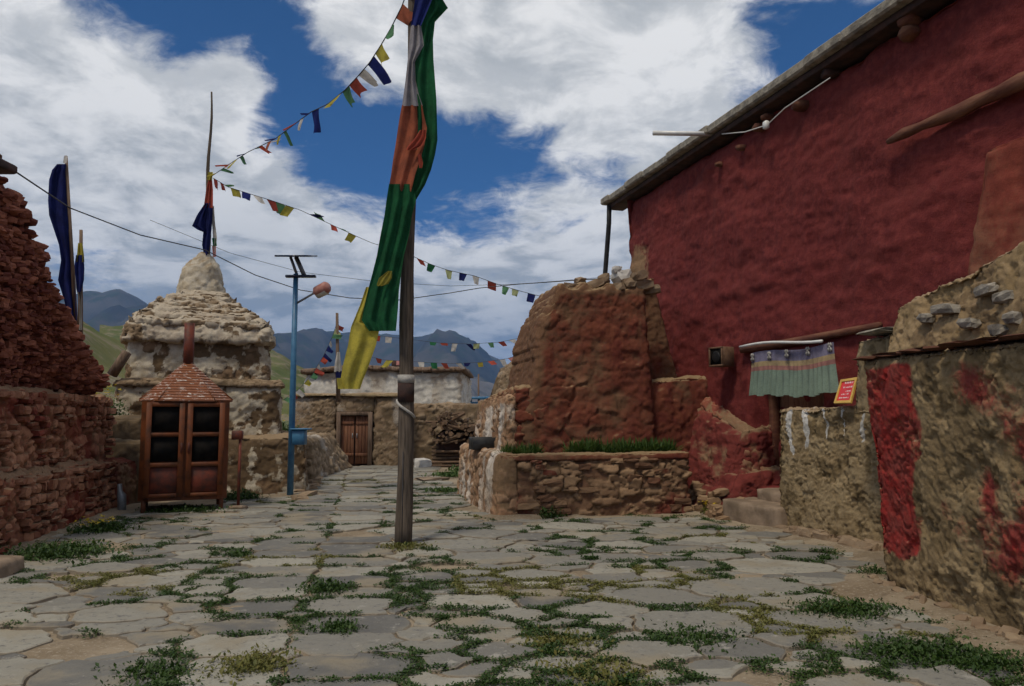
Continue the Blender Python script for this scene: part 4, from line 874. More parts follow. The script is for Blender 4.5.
mb=MB(); a=G(122,512); mb.add(tube([a,a+np.array([-.02,0,.28]),a+np.array([-.05,0,.34]),a+np.array([-.06,0,.46])],[.07,.07,.04,.035],10)); mb.build('grey_bottle',M['grey_metal'],None,loc=a,label='dull grey bottle shaped container standing at the end of the left wall',cat='container')

# ------------------------------------------------------------------ chorten
def turned(px,D):
    # local frame of a thing that stands square to the lane side: right axis, depth axis
    r=rayd(px,400); f=np.array([r.x,r.y,0]); f/=np.linalg.norm(f); return f*D,np.array([f[1],-f[0],0]),f
CF,CR,CD=turned(203,17.0/1)
a203=math.atan2(rayd(203,400).x,rayd(203,400).y)
def sx_of(px,D,ac=None):
    r=rayd(px,400); return D*math.tan(math.atan2(r.x,r.y)-(a203 if ac is None else ac))
def zpd(py,D,px=203):
    r=rayd(px,py); return EYE+r.z*D/math.hypot(r.x,r.y)
def frc(name,px0,px1,D,y0,y1,dep,mat,par,seed,amp=1.,style='rubble',cell=(3.4,3.4,5.5),bat=.03,rnd_=.07,z0=None,z1=None,**kw):
    s0=sx_of(px0,D);s1=sx_of(px1,D); z0=zpd(y0,D) if z0 is None else z0; z1=zpd(y1,D); dd=CD*D
    q=lambda s_,t_,z_: CD*(D+t_)+CR*s_+Z*z_
    C=[q(s0-bat,-bat,z0),q(s1+bat,-bat,z0),q(s1+bat,dep,z0),q(s0-bat,dep,z0),q(s0,0,z1),q(s1,0,z1),q(s1,dep,z1),q(s0,dep,z1)]
    return rough(name,C,.032,mat,par,style,amp,cell=cell,seed=seed,round_=rnd_,**kw)
ch=thing('white_chorten','crumbling whitewashed stepped shrine with rounded top behind the metal cabinet','shrine',(P(205,400,16.8)[0],17.8,0))
def wch(lo,k=.45):
    return lambda V_,u,l,m: lo-.05+.25*l+.55*(vn(V_*np.array([4.6,4.6,3.0]),1.,13)-.5)+.5*fbm(V_,5.5,4,19,.6)+.2*m
D0=16.6
frc('plinth',108,307,D0,0,437,4.2,M['chorten'],ch,101,1.7,'worn',fillb=-.2,washf=wch(.50),cell=(2.8,2.8,4.6),bat=.06,rnd_=.12,z0=-.04)
frc('lower_tier',116,280,D0+.45,440,384,3.4,M['chorten'],ch,102,1.7,'worn',fillb=-.2,washf=wch(.56),cell=(2.4,2.4,3.6))
frc('lower_ledge',113,283,D0+.40,386,379,3.6,M['farwall'],ch,103,.8,washf=lambda V_,u,l,m:.2+0*l)
frc('upper_tier',127,267,D0+.75,382,338,2.9,M['chorten'],ch,104,1.7,'worn',fillb=-.2,washf=wch(.60),cell=(2.4,2.4,3.4))
frc('cornice',121,272,D0+.62,341,323,3.1,M['chorten_top'],ch,105,1.6,washf=wch(.60),cell=(3.6,3.6,5.2),rnd_=.10)
steps_=[(126,266,324,316),(134,258,318,310),(143,247,312,304),(151,239,306,299),(161,232,301,294),(174,226,297,289)]
for i,(q0_,q1_,yb,yt) in enumerate(steps_):
    Df=D0+.70+i*.17; frc('stepped_course',q0_,q1_,Df,yb+2,yt,2*(D0+2.15-Df),M['chorten_top'],ch,110+i,1.7,washf=wch(.52),cell=(3.2,3.2,5),rnd_=.14,bat=.06)
Yd=float((CD*(D0+2.15))[1]); xc=float((CD*(D0+2.15))[0])
# rounded top: lathe with lumps
def lathe(prof,c,n,seed,amp,mat,parent,name):
    V_=[];F_=[]; m=len(prof)
    for (r,z) in prof:
        for k in range(n): a=2*math.pi*k/n; V_.append((c[0]+r*math.cos(a),c[1]+r*math.sin(a),z))
    V_=np.array(V_); F_=np.array([(j*n+k,j*n+(k+1)%n,(j+1)*n+(k+1)%n,(j+1)*n+k) for j in range(m-1) for k in range(n)]); N_=normals(V_,F_)
    F1,F2,ID=voro(V_,(4,4,6),seed); V2=V_+N_*((sstep(F2-F1,0,.4)*.018+fbm(V_,3,5,seed,.6)*.10)*amp)[:,None]
    return obj(name,V2,F_,mat,parent,attrs={'sid':ID,'mort':sstep(F2-F1,.02,.2),'wash':.74+.45*fbm(V_,2.5,4,seed+1)})
xd=P(202,280,Yd)[0]
prof_px=[(305,24),(292,22.5),(288,22),(283,20.5),(276,19.5),(270,18),(265,15),(260,11),(257,8),(255,5),(254.5,1)]
dense=[]
for a_,b_ in zip(prof_px[:-1],prof_px[1:]):
    for t in np.linspace(0,1,5)[:-1]: dense.append((a_[0]*(1-t)+b_[0]*t,a_[1]*(1-t)+b_[1]*t))
dense.append(prof_px[-1])
lathe([(r*Yd/F_PX,zpx(y,Yd)) for y,r in dense],(xd,Yd),96,121,1.,M['chorten'],ch,'dome')
# spire pole on top with tied cloths
ztop=zpx(92,Yd); zb=zpx(262,Yd); mb=MB(); x0=P(207,255,Yd)[0]; x1=P(211,92,Yd)[0]
pts=[np.array([lerp(x0,x1,t)+.03*math.sin(t*9),Yd,lerp(zb,ztop,t)]) for t in np.linspace(0,1,14)]; mb.add(tube(pts,list(np.linspace(.055,.022,14)),7,.25,3)); mb.build('spire_pole',M['pole'],ch)

# ------------------------------------------------------------------ cloth strips
def strip(rows,Y,mat,parent,name,nu=14,fold=.05,kf=2.2,ph=0.,per=3,wave=.03,dY=None,label=None):
    """rows: (py, xl, xr) picture outline at distance Y, folded in depth"""
    rr=[]
    for a_,b_ in zip(rows[:-1],rows[1:]):
        for t in np.linspace(0,1,per+1)[:-1]: rr.append(tuple(lerp(a_,b_,t)))
    rr.append(rows[-1]); V_=[];F_=[]
    for j,(py,xl,xr) in enumerate(rr):
        for i in range(nu+1):
            u=i/nu; yy=Y+fold*math.sin(u*kf*6.283+ph+py*.02)+wave*math.sin(py*.05+ph)+(dY(u,py) if dY else 0)
            V_.append(P(xl+(xr-xl)*u,py,yy))
    n=nu+1
    for j in range(len(rr)-1):
        for i in range(nu): a=j*n+i; F_.append((a,a+1,a+n+1,a+n))
    return obj(name,np.array(V_),F_,M[mat],parent,label=label)
sf=thing('spire_cloths','navy and red cloths tied to the spire pole of the white chorten','cloth',(x0,Yd-.1,zpx(225,Yd)))
strip([(178,209,212),(190,206,213),(205,204,213),(215,203,212)],Yd-.10,'c_red',sf,'red_cloth',8,.03)
strip([(203,205,210),(215,197,208),(226,192,208),(230,198,208),(233,206,208)],Yd-.14,'c_navy',sf,'side_cloth',8,.05)
strip([(208,206,213),(225,204,212),(245,202,210),(255,204,208)],Yd-.18,'c_navy',sf,'hanging_cloth',8,.05,1.4,1)
strip([(206,212,214),(222,212,215),(238,213,217),(246,213,216),(252,213,216)],Yd-.08,'c_offwhite',sf,'streamer',4,.03)
strip([(238,212,216),(246,213,217)],Yd-.10,'c_green',sf,'streamer',3,.02); strip([(246,212,216),(257,213,216)],Yd-.10,'c_pink',sf,'streamer',3,.02)
strip([(172,208,213),(180,207,212)],Yd-.12,'c_yellow',sf,'knot_cloth',4,.04)

# ------------------------------------------------------------------ incense cabinet
Yi=0.; HC=1; Dc=13.95; aC=math.atan2(rayd(184,400).x,rayd(184,400).y); CAR=np.array([math.cos(aC),-math.sin(aC),0]); CAD=np.array([math.sin(aC),math.cos(aC),0]); CAO=CAD*Dc
RZC=-aC
def cw(p): p=np.asarray(p,dtype=float); return CAO+CAR*p[0]+CAD*p[1]+Z*p[2]
xi0=sx_of(141.5,Dc,aC); xi1=sx_of(230.5,Dc,aC); WI=xi1-xi0; xm=(xi0+xi1)/2; zt=zpd(399,Dc,184); zl=.20; DI=1.2
class MBC(MB):
    def build(s,name,mat,parent=None,**k):
        s.v=[cw(v) for v in s.v]; return MB.build(s,name,mat,parent,**k)
cab=thing('metal_incense_cabinet','rusty red metal incense cabinet with pyramid roof and chimney before the white shrine','cabinet',tuple(cw((xm,DI/2,0))))
ch_=.16
def octo(x0,x1,y0,y1,c): return [(x0+c,y0),(x1-c,y0),(x1,y0+c),(x1,y1-c),(x1-c,y1),(x0+c,y1),(x0,y1-c),(x0,y0+c)]
def prism(pts,z0,z1):
    n=len(pts); v=[np.array((p[0],p[1],z0)) for p in pts]+[np.array((p[0],p[1],z1)) for p in pts]; f=[(i,(i+1)%n,n+(i+1)%n,n+i) for i in range(n)]+[tuple(range(n-1,-1,-1)),tuple(range(n,2*n))]; return v,f
mb=MBC(); mb.add(prism(octo(xi0,xi1,Yi+.02,Yi+DI,ch_),zl,zt-.02)); mb.build('body',M['rust'],cab,smooth=False)
for sx_ in (xi0+.09,xi1-.09):
    for sy_ in (Yi+.12,Yi+DI-.12): mb=MBC(); mb.box((sx_,sy_,zl/2+.0),.07,.07,zl+.02,0,.005); mb.build('leg',M['rust'],cab)
for side in (-1,1):    # two doors
    w1=WI/2-.10; cx_=xm+side*(w1/2+.02); z0=zl+.06; z1=zt-.06; H=z1-z0; y=Yi
    mb=MBC(); fw=.085
    mb.box((cx_-w1/2+fw/2,y-.012,(z0+z1)/2),fw,.05,H,0,.006); mb.box((cx_+w1/2-fw/2,y-.012,(z0+z1)/2),fw,.05,H,0,.006)
    zs=[z1-.04,z0+H*.70,z0+H*.385,z0+.03]
    for z_,hh in ((z1-.035,.07),(z0+H*.66,.06),(z0+H*.34,.07),(z0+.03,.06)): mb.box((cx_,y-.010,z_),w1-2*fw+.01,.045,hh,0,.004)
    dr=mb.build('door',M['rust'],cab)
    for za,zb_ in ((z0+H*.69,z1-.07),(z0+H*.375,z0+H*.63)):
        mb=MBC(); mb.box((cx_,y+.012,(za+zb_)/2),w1-2*fw,.02,zb_-za,0,0); mb.build('dark_pane',M['dark'],dr)
    mb=MBC(); mb.box((cx_,y+.002,z0+H*.18),w1-2*fw,.015,H*.27,0,.004); mb.build('lower_panel',M['rust_dark'],dr)
    mb=MBC(); mb.box((xm+side*.055,y-.05,z0+H*.52),.035,.05,.16,0,.006); mb.build('handle',M['rust_dark'],dr)
# roof of overlapping sheet courses
er=.05; base=octo(xi0-er,xi1+er,Yi-er,Yi+DI+er,.3); apex=np.array([xm,Yi+DI/2,zpd(361,Dc+DI/2,184)]); z0=zt-.02; mb=MBC(); NC=15
bz=np.array(base); 
for i in range(NC):
    t0=i/NC; t1=(i+1)/NC+.02; c0=apex[:2]; p0=[c0+(q-c0)*(1-t0*.955) for q in bz]; p1=[c0+(q-c0)*(1-min(t1,1)*.955) for q in bz]
    za=z0+(apex[2]-z0)*t0+.012; zb_=z0+(apex[2]-z0)*min(t1,1); n=8
    v=[np.array((*p,za-.028)) for p in p0]+[np.array((*p,za)) for p in p0]+[np.array((*p,zb_-.012)) for p in p1]
    f=[(k,(k+1)%n,n+(k+1)%n,n+k) for k in range(n)]+[(n+k,n+(k+1)%n,2*n+(k+1)%n,2*n+k) for k in range(n)]; mb.add((v,f))
rf=mb.build('roof',M['burner_roof'],cab,smooth=False)
mb=MBC(); 
for k in range(8):
    q=bz[k]; mb.add(tube([np.array((*q,z0+.015)),apex-Z*.01],.012,5))
mb.build('roof_ribs',M['burner_roof'],rf)
mb=MBC(); mb.add(tube([apex-Z*.15,np.array([apex[0],apex[1],zpd(323,Dc+DI/2,184)])],.085,14)); mb.build('chimney',M['rust_dark'],cab)
# thin post with a box on it
pb=G(238,510); ps=thing('rusty_tap_post','thin rusty post with a small box fixed on top beside the metal cabinet','post',pb)
mb=MB(); mb.add(tube([pb,pb+Z*1.20],.026,8,.1)); mb.build('post',M['rust_dark'],ps); mb=MB(); mb.box(pb+Z*1.26+np.array([-.05,0,0]),.17,.14,.15,.1,.015); mb.build('box',M['rust_dark'],ps)
mb=MB(); mb.add(stone(pb+Z*.03,(.3,.25,.10),77),.5); mb.build('base_stone',M['step'],ps)

# ------------------------------------------------------------------ solar street lamp
lp=G(290,497); lamp=thing('solar_street_lamp','blue metal solar street lamp with panel on top and a battery box','street lamp',lp)
Yl=lp[1]; zt_=zpx(258,Yl); mb=MB(); xt=P(296,270,Yl)[0]
mb.add(tube([lp,np.array([lerp(lp[0],xt,.5),Yl,zt_*.5]),np.array([xt,Yl,zpx(274,Yl)])],[.065,.06,.05],12)); mb.build('pole',M['blue_metal'],lamp)
mb=MB(); mb.add(tube([P(290.5,257,Yl),P(297,275,Yl)],.03,6)); mb.add(tube([P(296,257,Yl),P(305,277,Yl)],.045,6)); mb.build('bracket',M['grey_metal'],lamp)
pn=MB(); pn.box(P(298,257,Yl-.1)+np.array([0,-.1,0]),.62,.85,.035,0,.004,rx=.20); pn.build('solar_panel',M['panel'],lamp)
mb=MB(); mb.box(P(301.5,276.8,Yl)+np.array([0,-.05,0]),.60,.10,.05,0,.004); mb.build('cross_bar',M['panel'],lamp)
a=P(297,303,Yl); b=P(316,292,Yl-.2); mb=MB(); mb.add(tube([a,b],.022,7)); mb.build('lamp_arm',M['grey_metal'],lamp)
mb=MB(); c0=P(315,293,Yl-.2); c1=P(328,286.5,Yl-.35); mb.add(tube([c0,lerp(c0,c1,.15),lerp(c0,c1,.9),c1],[.05,.115,.12,.09],10)); hd=mb.build('lamp_head',M['lamp_red'],lamp)
mb=MB(); mb.add(tube([lerp(c0,c1,.2)-Z*.06,lerp(c0,c1,.9)-Z*.06],[.08,.085],10)); mb.build('lamp_glass',M['lamp_glass'],hd)
mb=MB(); mb.box(P(299.5,437,Yl),.24,.22,.30,0,.01); mb.build('battery_box',M['blue_metal'],lamp); mb=MB(); mb.box(P(301,429,Yl),.36,.3,.03,0,.005); mb.build('box_shelf',M['blue_metal'],lamp)

# ------------------------------------------------------------------ far walls and house
YF=24.5; fw_=thing('far_mud_wall','low stained mud wall with a wooden door at the far end of the lane','wall',P(370,466,YF)*[1,1,0])
def wfar(V_,u,l,m): return .45+.45*(vn(V_*np.array([2.2,2.2,.5]),1,4)-.4)+.2*l
def frx(name,x0,x1,Y,z0,z1,dep,mat,par,seed,**kw):
    C=[(x0,Y,z0),(x1,Y,z0),(x1,Y+dep,z0),(x0,Y+dep,z0),(x0,Y,z1),(x1,Y,z1),(x1,Y+dep,z1),(x0,Y+dep,z1)]
    return rough(name,[np.array(c,dtype=float) for c in C],.05,mat,par,seed=seed,**kw)
fx0=P(292,400,YF)[0]; dx0=P(337,400,YF)[0]; dx1=P(373,400,YF)[0]; fx1=P(405,400,YF)[0]; zw=zpx(396,YF); zd=zpx(412,YF)
frx('left_section',fx0,dx0,YF,-.05,zw-.02,2.2,M['farwall'],fw_,131,washf=wfar,round_=.10,amp=1.2); frx('right_section',dx1,fx1,YF,-.05,zw+.03,2.2,M['farwall'],fw_,132,washf=wfar,round_=.10,amp=1.2); frx('door_head',dx0-.03,dx1+.03,YF+.04,zd,zw+.02,2.0,M['farwall'],fw_,133,washf=wfar,round_=.05)
frx('roof_edge',fx0-.1,fx1+.05,YF-.08,zw-.02,zw+.10,2.2,M['adobe'],fw_,134,washf=lambda V_,u,l,m:.1+0*l,round_=.05,style='adobe')
mb=MB(); mb.box((dx0+.07,YF+.02,zd/2),.13,.14,zd,0,.01); mb.box((dx1-.07,YF+.02,zd/2),.13,.14,zd,0,.01); mb.box(((dx0+dx1)/2,YF+.02,zd-.05),dx1-dx0-.26,.14,.12,0,.01); mb.build('door_frame',M['wood'],fw_)
frx('door_backing',dx0-.2,dx1+.2,YF+.16,-.05,zd+.1,1.5,M['eave_dark'],fw_,135,style='adobe',amp=.1,round_=.01)  # solid dark backing added behind the door leaves to block the bright gap
for sd_i in (-1,1):
    mb=MB(); xc_=(dx0+dx1)/2; ww=(dx1-dx0)/2-.15
    for k in range(4): mb.box((xc_+sd_i*(.02+ww*(k+.5)/4),YF+.10,(zd-.12)/2+.03),ww/4-.008,.05,zd-.2,0,.006)
    d_=mb.build('door',M['door_wood'],fw_)
    mb=MB()
    for zz in (.35,1.35): mb.box((xc_+sd_i*(.02+ww/2),YF+.065,zz),ww*.95,.03,.1,0,.004)
    mb.build('door_rail',M['door_wood'],d_); mb=MB(); mb.box((xc_+sd_i*.07,YF+.055,.95),.03,.03,.14,0,.004); mb.build('handle',M['grey_metal'],d_)
YR=25.2; sw=thing('far_stone_wall','rough brown stone wall behind the firewood stack at the end of the lane','wall',P(450,466,YR)*[1,1,0])
frx('masonry',P(403,400,YR)[0],P(530,400,YR)[0],YR,-.05,zpx(404,YR),.6,M['farwall'],sw,141,washf=lambda V_,u,l,m:.2+.2*l,round_=.12,amp=1.5)
YW=30.; wh=thing('white_house','long low whitewashed house with a dark brushwood roof edge beyond the mud wall','house',P(380,440,YW)*[1,1,0])
x0=P(304,400,YW)[0]; xk=P(357,400,YW)[0]; x1=P(462,400,YW)[0]
C=[np.array(c,dtype=float) for c in ((x0,YW,0),(x1,YW,0),(x1,YW+6,0),(x0,YW+6,0),(x0,YW,zpx(374,YW)),(x1,YW,zpx(371,YW)),(x1,YW+6,zpx(371,YW)),(x0,YW+6,zpx(374,YW)))]
def wpw(V_,u): V_=V_.copy(); V_[:,2]+=.14*np.exp(-((V_[:,0]-xk)/1.6)**2)*u[:,2]; return V_
rough('wall',C,.06,M['farwhite'],wh,'plaster',1.,seed=151,round_=.08,warp=wpw,washf=lambda V_,u,l,m:.52+.5*(vn(V_*np.array([3,3,.35]),1,8)-.3)+.1*l-.3*sstep(u[:,2],.86,.97))
C=[c.copy() for c in C]
for k in range(4): C[k][2]=C[k+4][2]+.0
for k in range(4,8): C[k]=C[k-4]+Z*.16
for k in (0,1,4,5): C[k]=C[k]+np.array([0,-.14,0])
for k in (0,3,4,7): C[k]=C[k]+np.array([-.15,0,0])
for k in (1,2,5,6): C[k]=C[k]+np.array([.15,0,0])
def wpr(V_,u): V_=V_.copy(); V_[:,2]+=.14*np.exp(-((V_[:,0]-xk)/1.6)**2); return V_
rough('roof_edge',C,.06,M['wood'],wh,'rubble',.8,seed=152,round_=.05,warp=wpr,cell=(4,4,9))
mb=MB(); rnd=random.Random(44)
for i in range(60):
    x=rnd.uniform(x0-.1,x1+.1); zz=lerp(zpx(374,YW),zpx(371,YW),(x-x0)/(x1-x0))+.14*math.exp(-((x-xk)/1.6)**2)+rnd.uniform(.02,.12); mb.add(tube([(x,YW-.28,zz),(x+rnd.uniform(-.2,.2),YW+.4,zz+rnd.uniform(-.05,.08))],rnd.uniform(.012,.025),5),rnd.random())
mb.build('brushwood',M['firewood'],wh,kind='stuff')
mb=MB(); mb.box((P(391,368,YW)[0],YW+1.2,zpx(364,YW)+.0),.3,.3,.42,0,.03); mb.build('chimney',M['eave_dark'],wh)
# small mud corner building right of the white house
mb=MB(); 
# firewood
fp=thing('firewood_stack','heaped stack of dark firewood and branches against the far stone wall','firewood',P(455,466,24.2)*[1,1,0]); rnd=random.Random(23); Yw=24.0; hx0=P(431,400,Yw)[0]; hx1=P(479,400,Yw)[0]
for i in range(98):
    u=rnd.random(); x=lerp(hx0,hx1,u); peak=zpx(409,Yw)-abs(u-.42)*1.0; z=rnd.random()
    if i<26: zz=.04+.11*(i//5)+.0; a=(lerp(hx0,hx1,rnd.uniform(.0,.1)),Yw+rnd.uniform(-.1,.3),zz); b=(lerp(hx0,hx1,rnd.uniform(.85,1)),Yw+rnd.uniform(-.1,.3),zz+rnd.uniform(-.03,.04)); r=.045
    else:
        zz=.6+(peak-.6)*(rnd.random()**.7); an=rnd.gauss(0,.5); l=rnd.uniform(.15,.4); dy=rnd.uniform(-.35,.1)
        if rnd.random()<.75: a=(x,Yw-.25+rnd.uniform(-.1,.1),zz); b=(x+rnd.uniform(-.1,.1),Yw+.6,zz+rnd.uniform(-.1,.1))
        else: a=(x-l*math.cos(an),Yw-.2,zz-l*math.sin(an)); b=(x+l*math.cos(an),Yw-.1,zz+l*math.sin(an))
        r=rnd.uniform(.035,.085)
    mb=MB(); mb.add(tube([a,b],[r,r*.8],6,.3,i),rnd.random()); mb.build('log',M['firewood'],fp,smooth=False)
mb=MB(); mb.add(box_w(((hx0+hx1)/2,Yw+.35,.6),(hx1-hx0)*.8,.5,1.1,0,.2)); mb.build('stack_core',M['eave_dark'],fp)
p=G(422,468)+Z*.13; mb=MB(); mb.add(stone(p,(.62,.4,.34),88,tilt=.15,rnd_=.40)); mb.build('white_boulder',M['pale'],None,loc=p,smooth=False,label='rounded white boulder at the left foot of the firewood stack',cat='boulder')
p=G(432,480)+Z*.02; mb=MB(); mb.add(stone(p,(.9,.5,.10),89,tilt=.05)); mb.build('pale_flat_stone',M['step'],None,loc=p,smooth=False,label='flat pale stone lying in the grass left of the planter',cat='stone')
# plants and a low wall in the gap by the lamp
weed(0,0,.45,.45,500,'leafy bush growing behind the blue lamp post',name='lane_bush',seed=51,ls=.12,at=G(277,470),z=float(zpx(436,18.5)),cat='bush',group=None,flowers=20)
rough('low_lane_wall',[np.array([-6.2,19.0,0]),np.array([-4.85,19.0,0]),np.array([-4.9,24,0]),np.array([-6.4,24,0]),np.array([-6.2,19.0,1.02]),np.array([-4.95,19.0,1.0]),np.array([-5.6,24,1.0]),np.array([-6.4,24,1.0])],.05,M['farwall'],None,'rubble',1.3,seed=161,loc=(-5.3,21,0),label='low brown stone wall between the white shrine and the far door',cat='wall')
rnd=random.Random(3); mb=MB()
for i in range(9):
    p=lerp(G(318,478),G(300,500),i/8)+np.array([rnd.uniform(-.1,.1),0,.02]); mb=MB(); mb.add(stone(p,(rnd.uniform(.25,.5),rnd.uniform(.2,.4),.12),i+600),rnd.random()); mb.build('kerb_stone',M['loose'],None,loc=p,smooth=False,label='small brown stone edging the lane near the foot of the blue lamp post',cat='stone',group='stones edging the lane by the lamp post')
# far blue frame and pole
YB=60.; bf=thing('blue_frame','small distant blue metal frame standing on posts beyond the stone wall','frame',P(478,420,YB)); mb=MB()
for px in (471,479,487): mb.add(tube([P(px,425,YB),P(px,396,YB)],.07,6))
mb.build('posts',M['blue_metal'],bf); mb=MB(); mb.box(P(478,398,YB),1.9,1.0,.18,0,.02); mb.box(P(475,403,YB),1.4,.3,.18,0,.02); mb.build('platform',M['blue_metal'],bf)
mb=MB(); mb.add(tube([P(478.5,425,62),P(478.5,374,62)],.07,6)); mb.build('utility_pole',M['wood'],None,loc=P(478.5,425,62),label='thin distant utility pole right of the white house',cat='pole')

# ------------------------------------------------------------------ the tall pole and its banner
pb=G(403,545); pole=thing('tall_flag_pole','tall dark wooden pole planted in the middle of the yard','pole',pb)
mb=MB(); n=26; pts=[];rr=[]
for i in range(n):
    t=i/(n-1); z=7.9*t; pts.append((pb[0]+.05*t+.012*math.sin(t*11),pb[1]+.01*math.sin(t*8),z-.1)); rr.append(.106-.045*t+.004*math.sin(t*37))
mb.add(tube(pts,rr,16,.07,2)); mb.build('shaft',M['pole'],pole)
def band(y0,y1,mat,r=.112,slant=0):
    a=P(403.5,y0,pb[1]);b=P(403.5,y1,pb[1]); a[0]=b[0]=pb[0]+.012; mb=MB(); mb.add(tube([a+Z*slant*0,b],r,18)); return mb.build('binding',M[mat],pole)
band(375,383,'c_offwhite',.108); band(383,402,'eave_dark',.1055)
a0=P(396,401,9.6);a1=P(411,416,9.6); hp=[]
for k in range(17):
    t=k/16; an=math.pi+t*math.pi; z=lerp(P(400,400,9.7)[2],P(400,418,9.7)[2],t); hp.append((pb[0]+.012+.108*math.cos(an),pb[1]+.108*math.sin(an),z))
mb=MB(); mb.add(tube(hp,.018,6)); mb.build('binding',M['c_offwhite'],pole)
mb=MB(); mb.add(tube([(pb[0]-.0,pb[1]-.104,1.15),(pb[0]-.0,pb[1]-.100,.02)],.006,5)); mb.build('cord',M['cord'],pole)
ban=thing('tall_prayer_banner','long green, orange, grey and yellow prayer banner furled along the tall pole','banner',(pb[0],pb[1]-.15,2.5))
YB_=9.52
strip([(-60,425,446),(-25,420,442),(0,415,432),(12,413,427),(26,411,421)],YB_,'c_blue',ban,'blue_panel',14,.03,1.6)
strip([(25,411,421),(45,409,424),(62,407.5,415),(80,405.5,415.5),(95,403.5,419),(106,402,423)],YB_,'c_white',ban,'grey_panel',16,.035,2.1,.6)
strip([(105,402,422),(115,400,424),(128,398,427),(145,395.5,424.5),(160,393,420),(175,391,415),(192,388,411)],YB_,'c_orange',ban,'orange_panel',16,.035,2.1,1.2)
strip([(-60,436,462),(-25,434,458),(0,429,443),(8,427,448),(22,421,435),(40,418,433),(60,414,433.5),(80,412,435),(100,413,436.5),(120,415,437),(140,414,437.5),(155,413,435),(170,411,431),(185,409,425),(200,402,416)],YB_+.07,'c_green',ban,'green_edge_panel',16,.05,1.5,.2)
strip([(184,389,413),(200,386.5,416),(215,384.5,412),(235,380.5,409),(255,377,404),(275,372,401),(290,368,399),(308,364,398),(320,361.5,397),(331,369,396)],YB_-.02,'c_green',ban,'green_panel',22,.04,2.6,.9)
strip([(287,366,374),(305,360,370),(322,353,366),(327,351,380),(345,348,376),(365,343,369),(380,340.5,363),(389,343,360)],YB_+.05,'c_yellow',ban,'yellow_panel',14,.03,1.7,.3)
strip([(271,388,392),(278,379,392),(284,377,388),(286,377,382)],YB_-.14,'c_yellow',ban,'yellow_tie',6,.02)
strip([(130,420,426),(138,415,426),(146,408,422),(150,406,413)],YB_-.10,'c_red',ban,'orange_tie',6,.02); strip([(154,418,421),(163,418.5,423),(168,419,422)],YB_-.09,'c_red',ban,'orange_tie',4,.02)
strip([(378,336.5,341),(389,338,343)],YB_+.03,'c_yellow',ban,'yellow_tie',4,.01)

# left banners
fb=thing('navy_banner_pole','pole with a long navy banner flying left behind the ruined red wall','banner',P(74,330,13.)); mb=MB(); mb.add(tube([P(77,345,13),P(66,156,13)],[.035,.025],7)); mb.build('pole',M['wood'],fb)
strip([(164,57,67),(170,52,66.5),(180,49,67),(200,48,67.5),(215,49,68),(230,54,69),(245,59,70),(260,61,72),(280,58,74),(300,64,76),(320,69,77)],12.95,'c_navy',fb,'navy_banner',12,.06,1.6)
strip([(156,64,67.5),(163,63,66.5)],12.9,'c_offwhite',fb,'top_tie',3,.01)
fb=thing('small_flag_pole','thinner pole with a navy and yellow flag right of the navy banner','banner',P(80,345,14.)); mb=MB(); mb.add(tube([P(80,350,14),P(81,230,14)],[.05,.03],7)); mb.build('pole',M['wood'],fb)
strip([(243,78,82.5),(255,77,84),(262,76,84.5)],13.9,'c_yellow',fb,'yellow_panel',8,.04,1.4); strip([(255,76,83.5),(268,74,84.5),(280,76,84),(292,77,81)],13.87,'c_blue',fb,'navy_panel',8,.05,1.5); strip([(275,75,80),(288,76,81),(300,79,82),(330,79,82)],13.95,'c_offwhite',fb,'tail',6,.04)
# post near the yellow tail with white cloth and strings
pt=P(337,400,23.5); pq=thing('thin_prayer_post','thin wooden post with a knotted white and navy cloth before the white house','post',pt); mb=MB(); mb.add(tube([P(338.5,402,23.5),P(337.5,360,23.5),P(337,313,23.5)],[.07,.055,.04],7,.3)); mb.build('post',M['wood'],pq)
strip([(352,337,340),(362,335,341),(372,334,342)],23.3,'c_offwhite',pq,'white_cloth',6,.05); strip([(371,335,342),(379,336,341)],23.3,'c_navy',pq,'navy_cloth',5,.05)

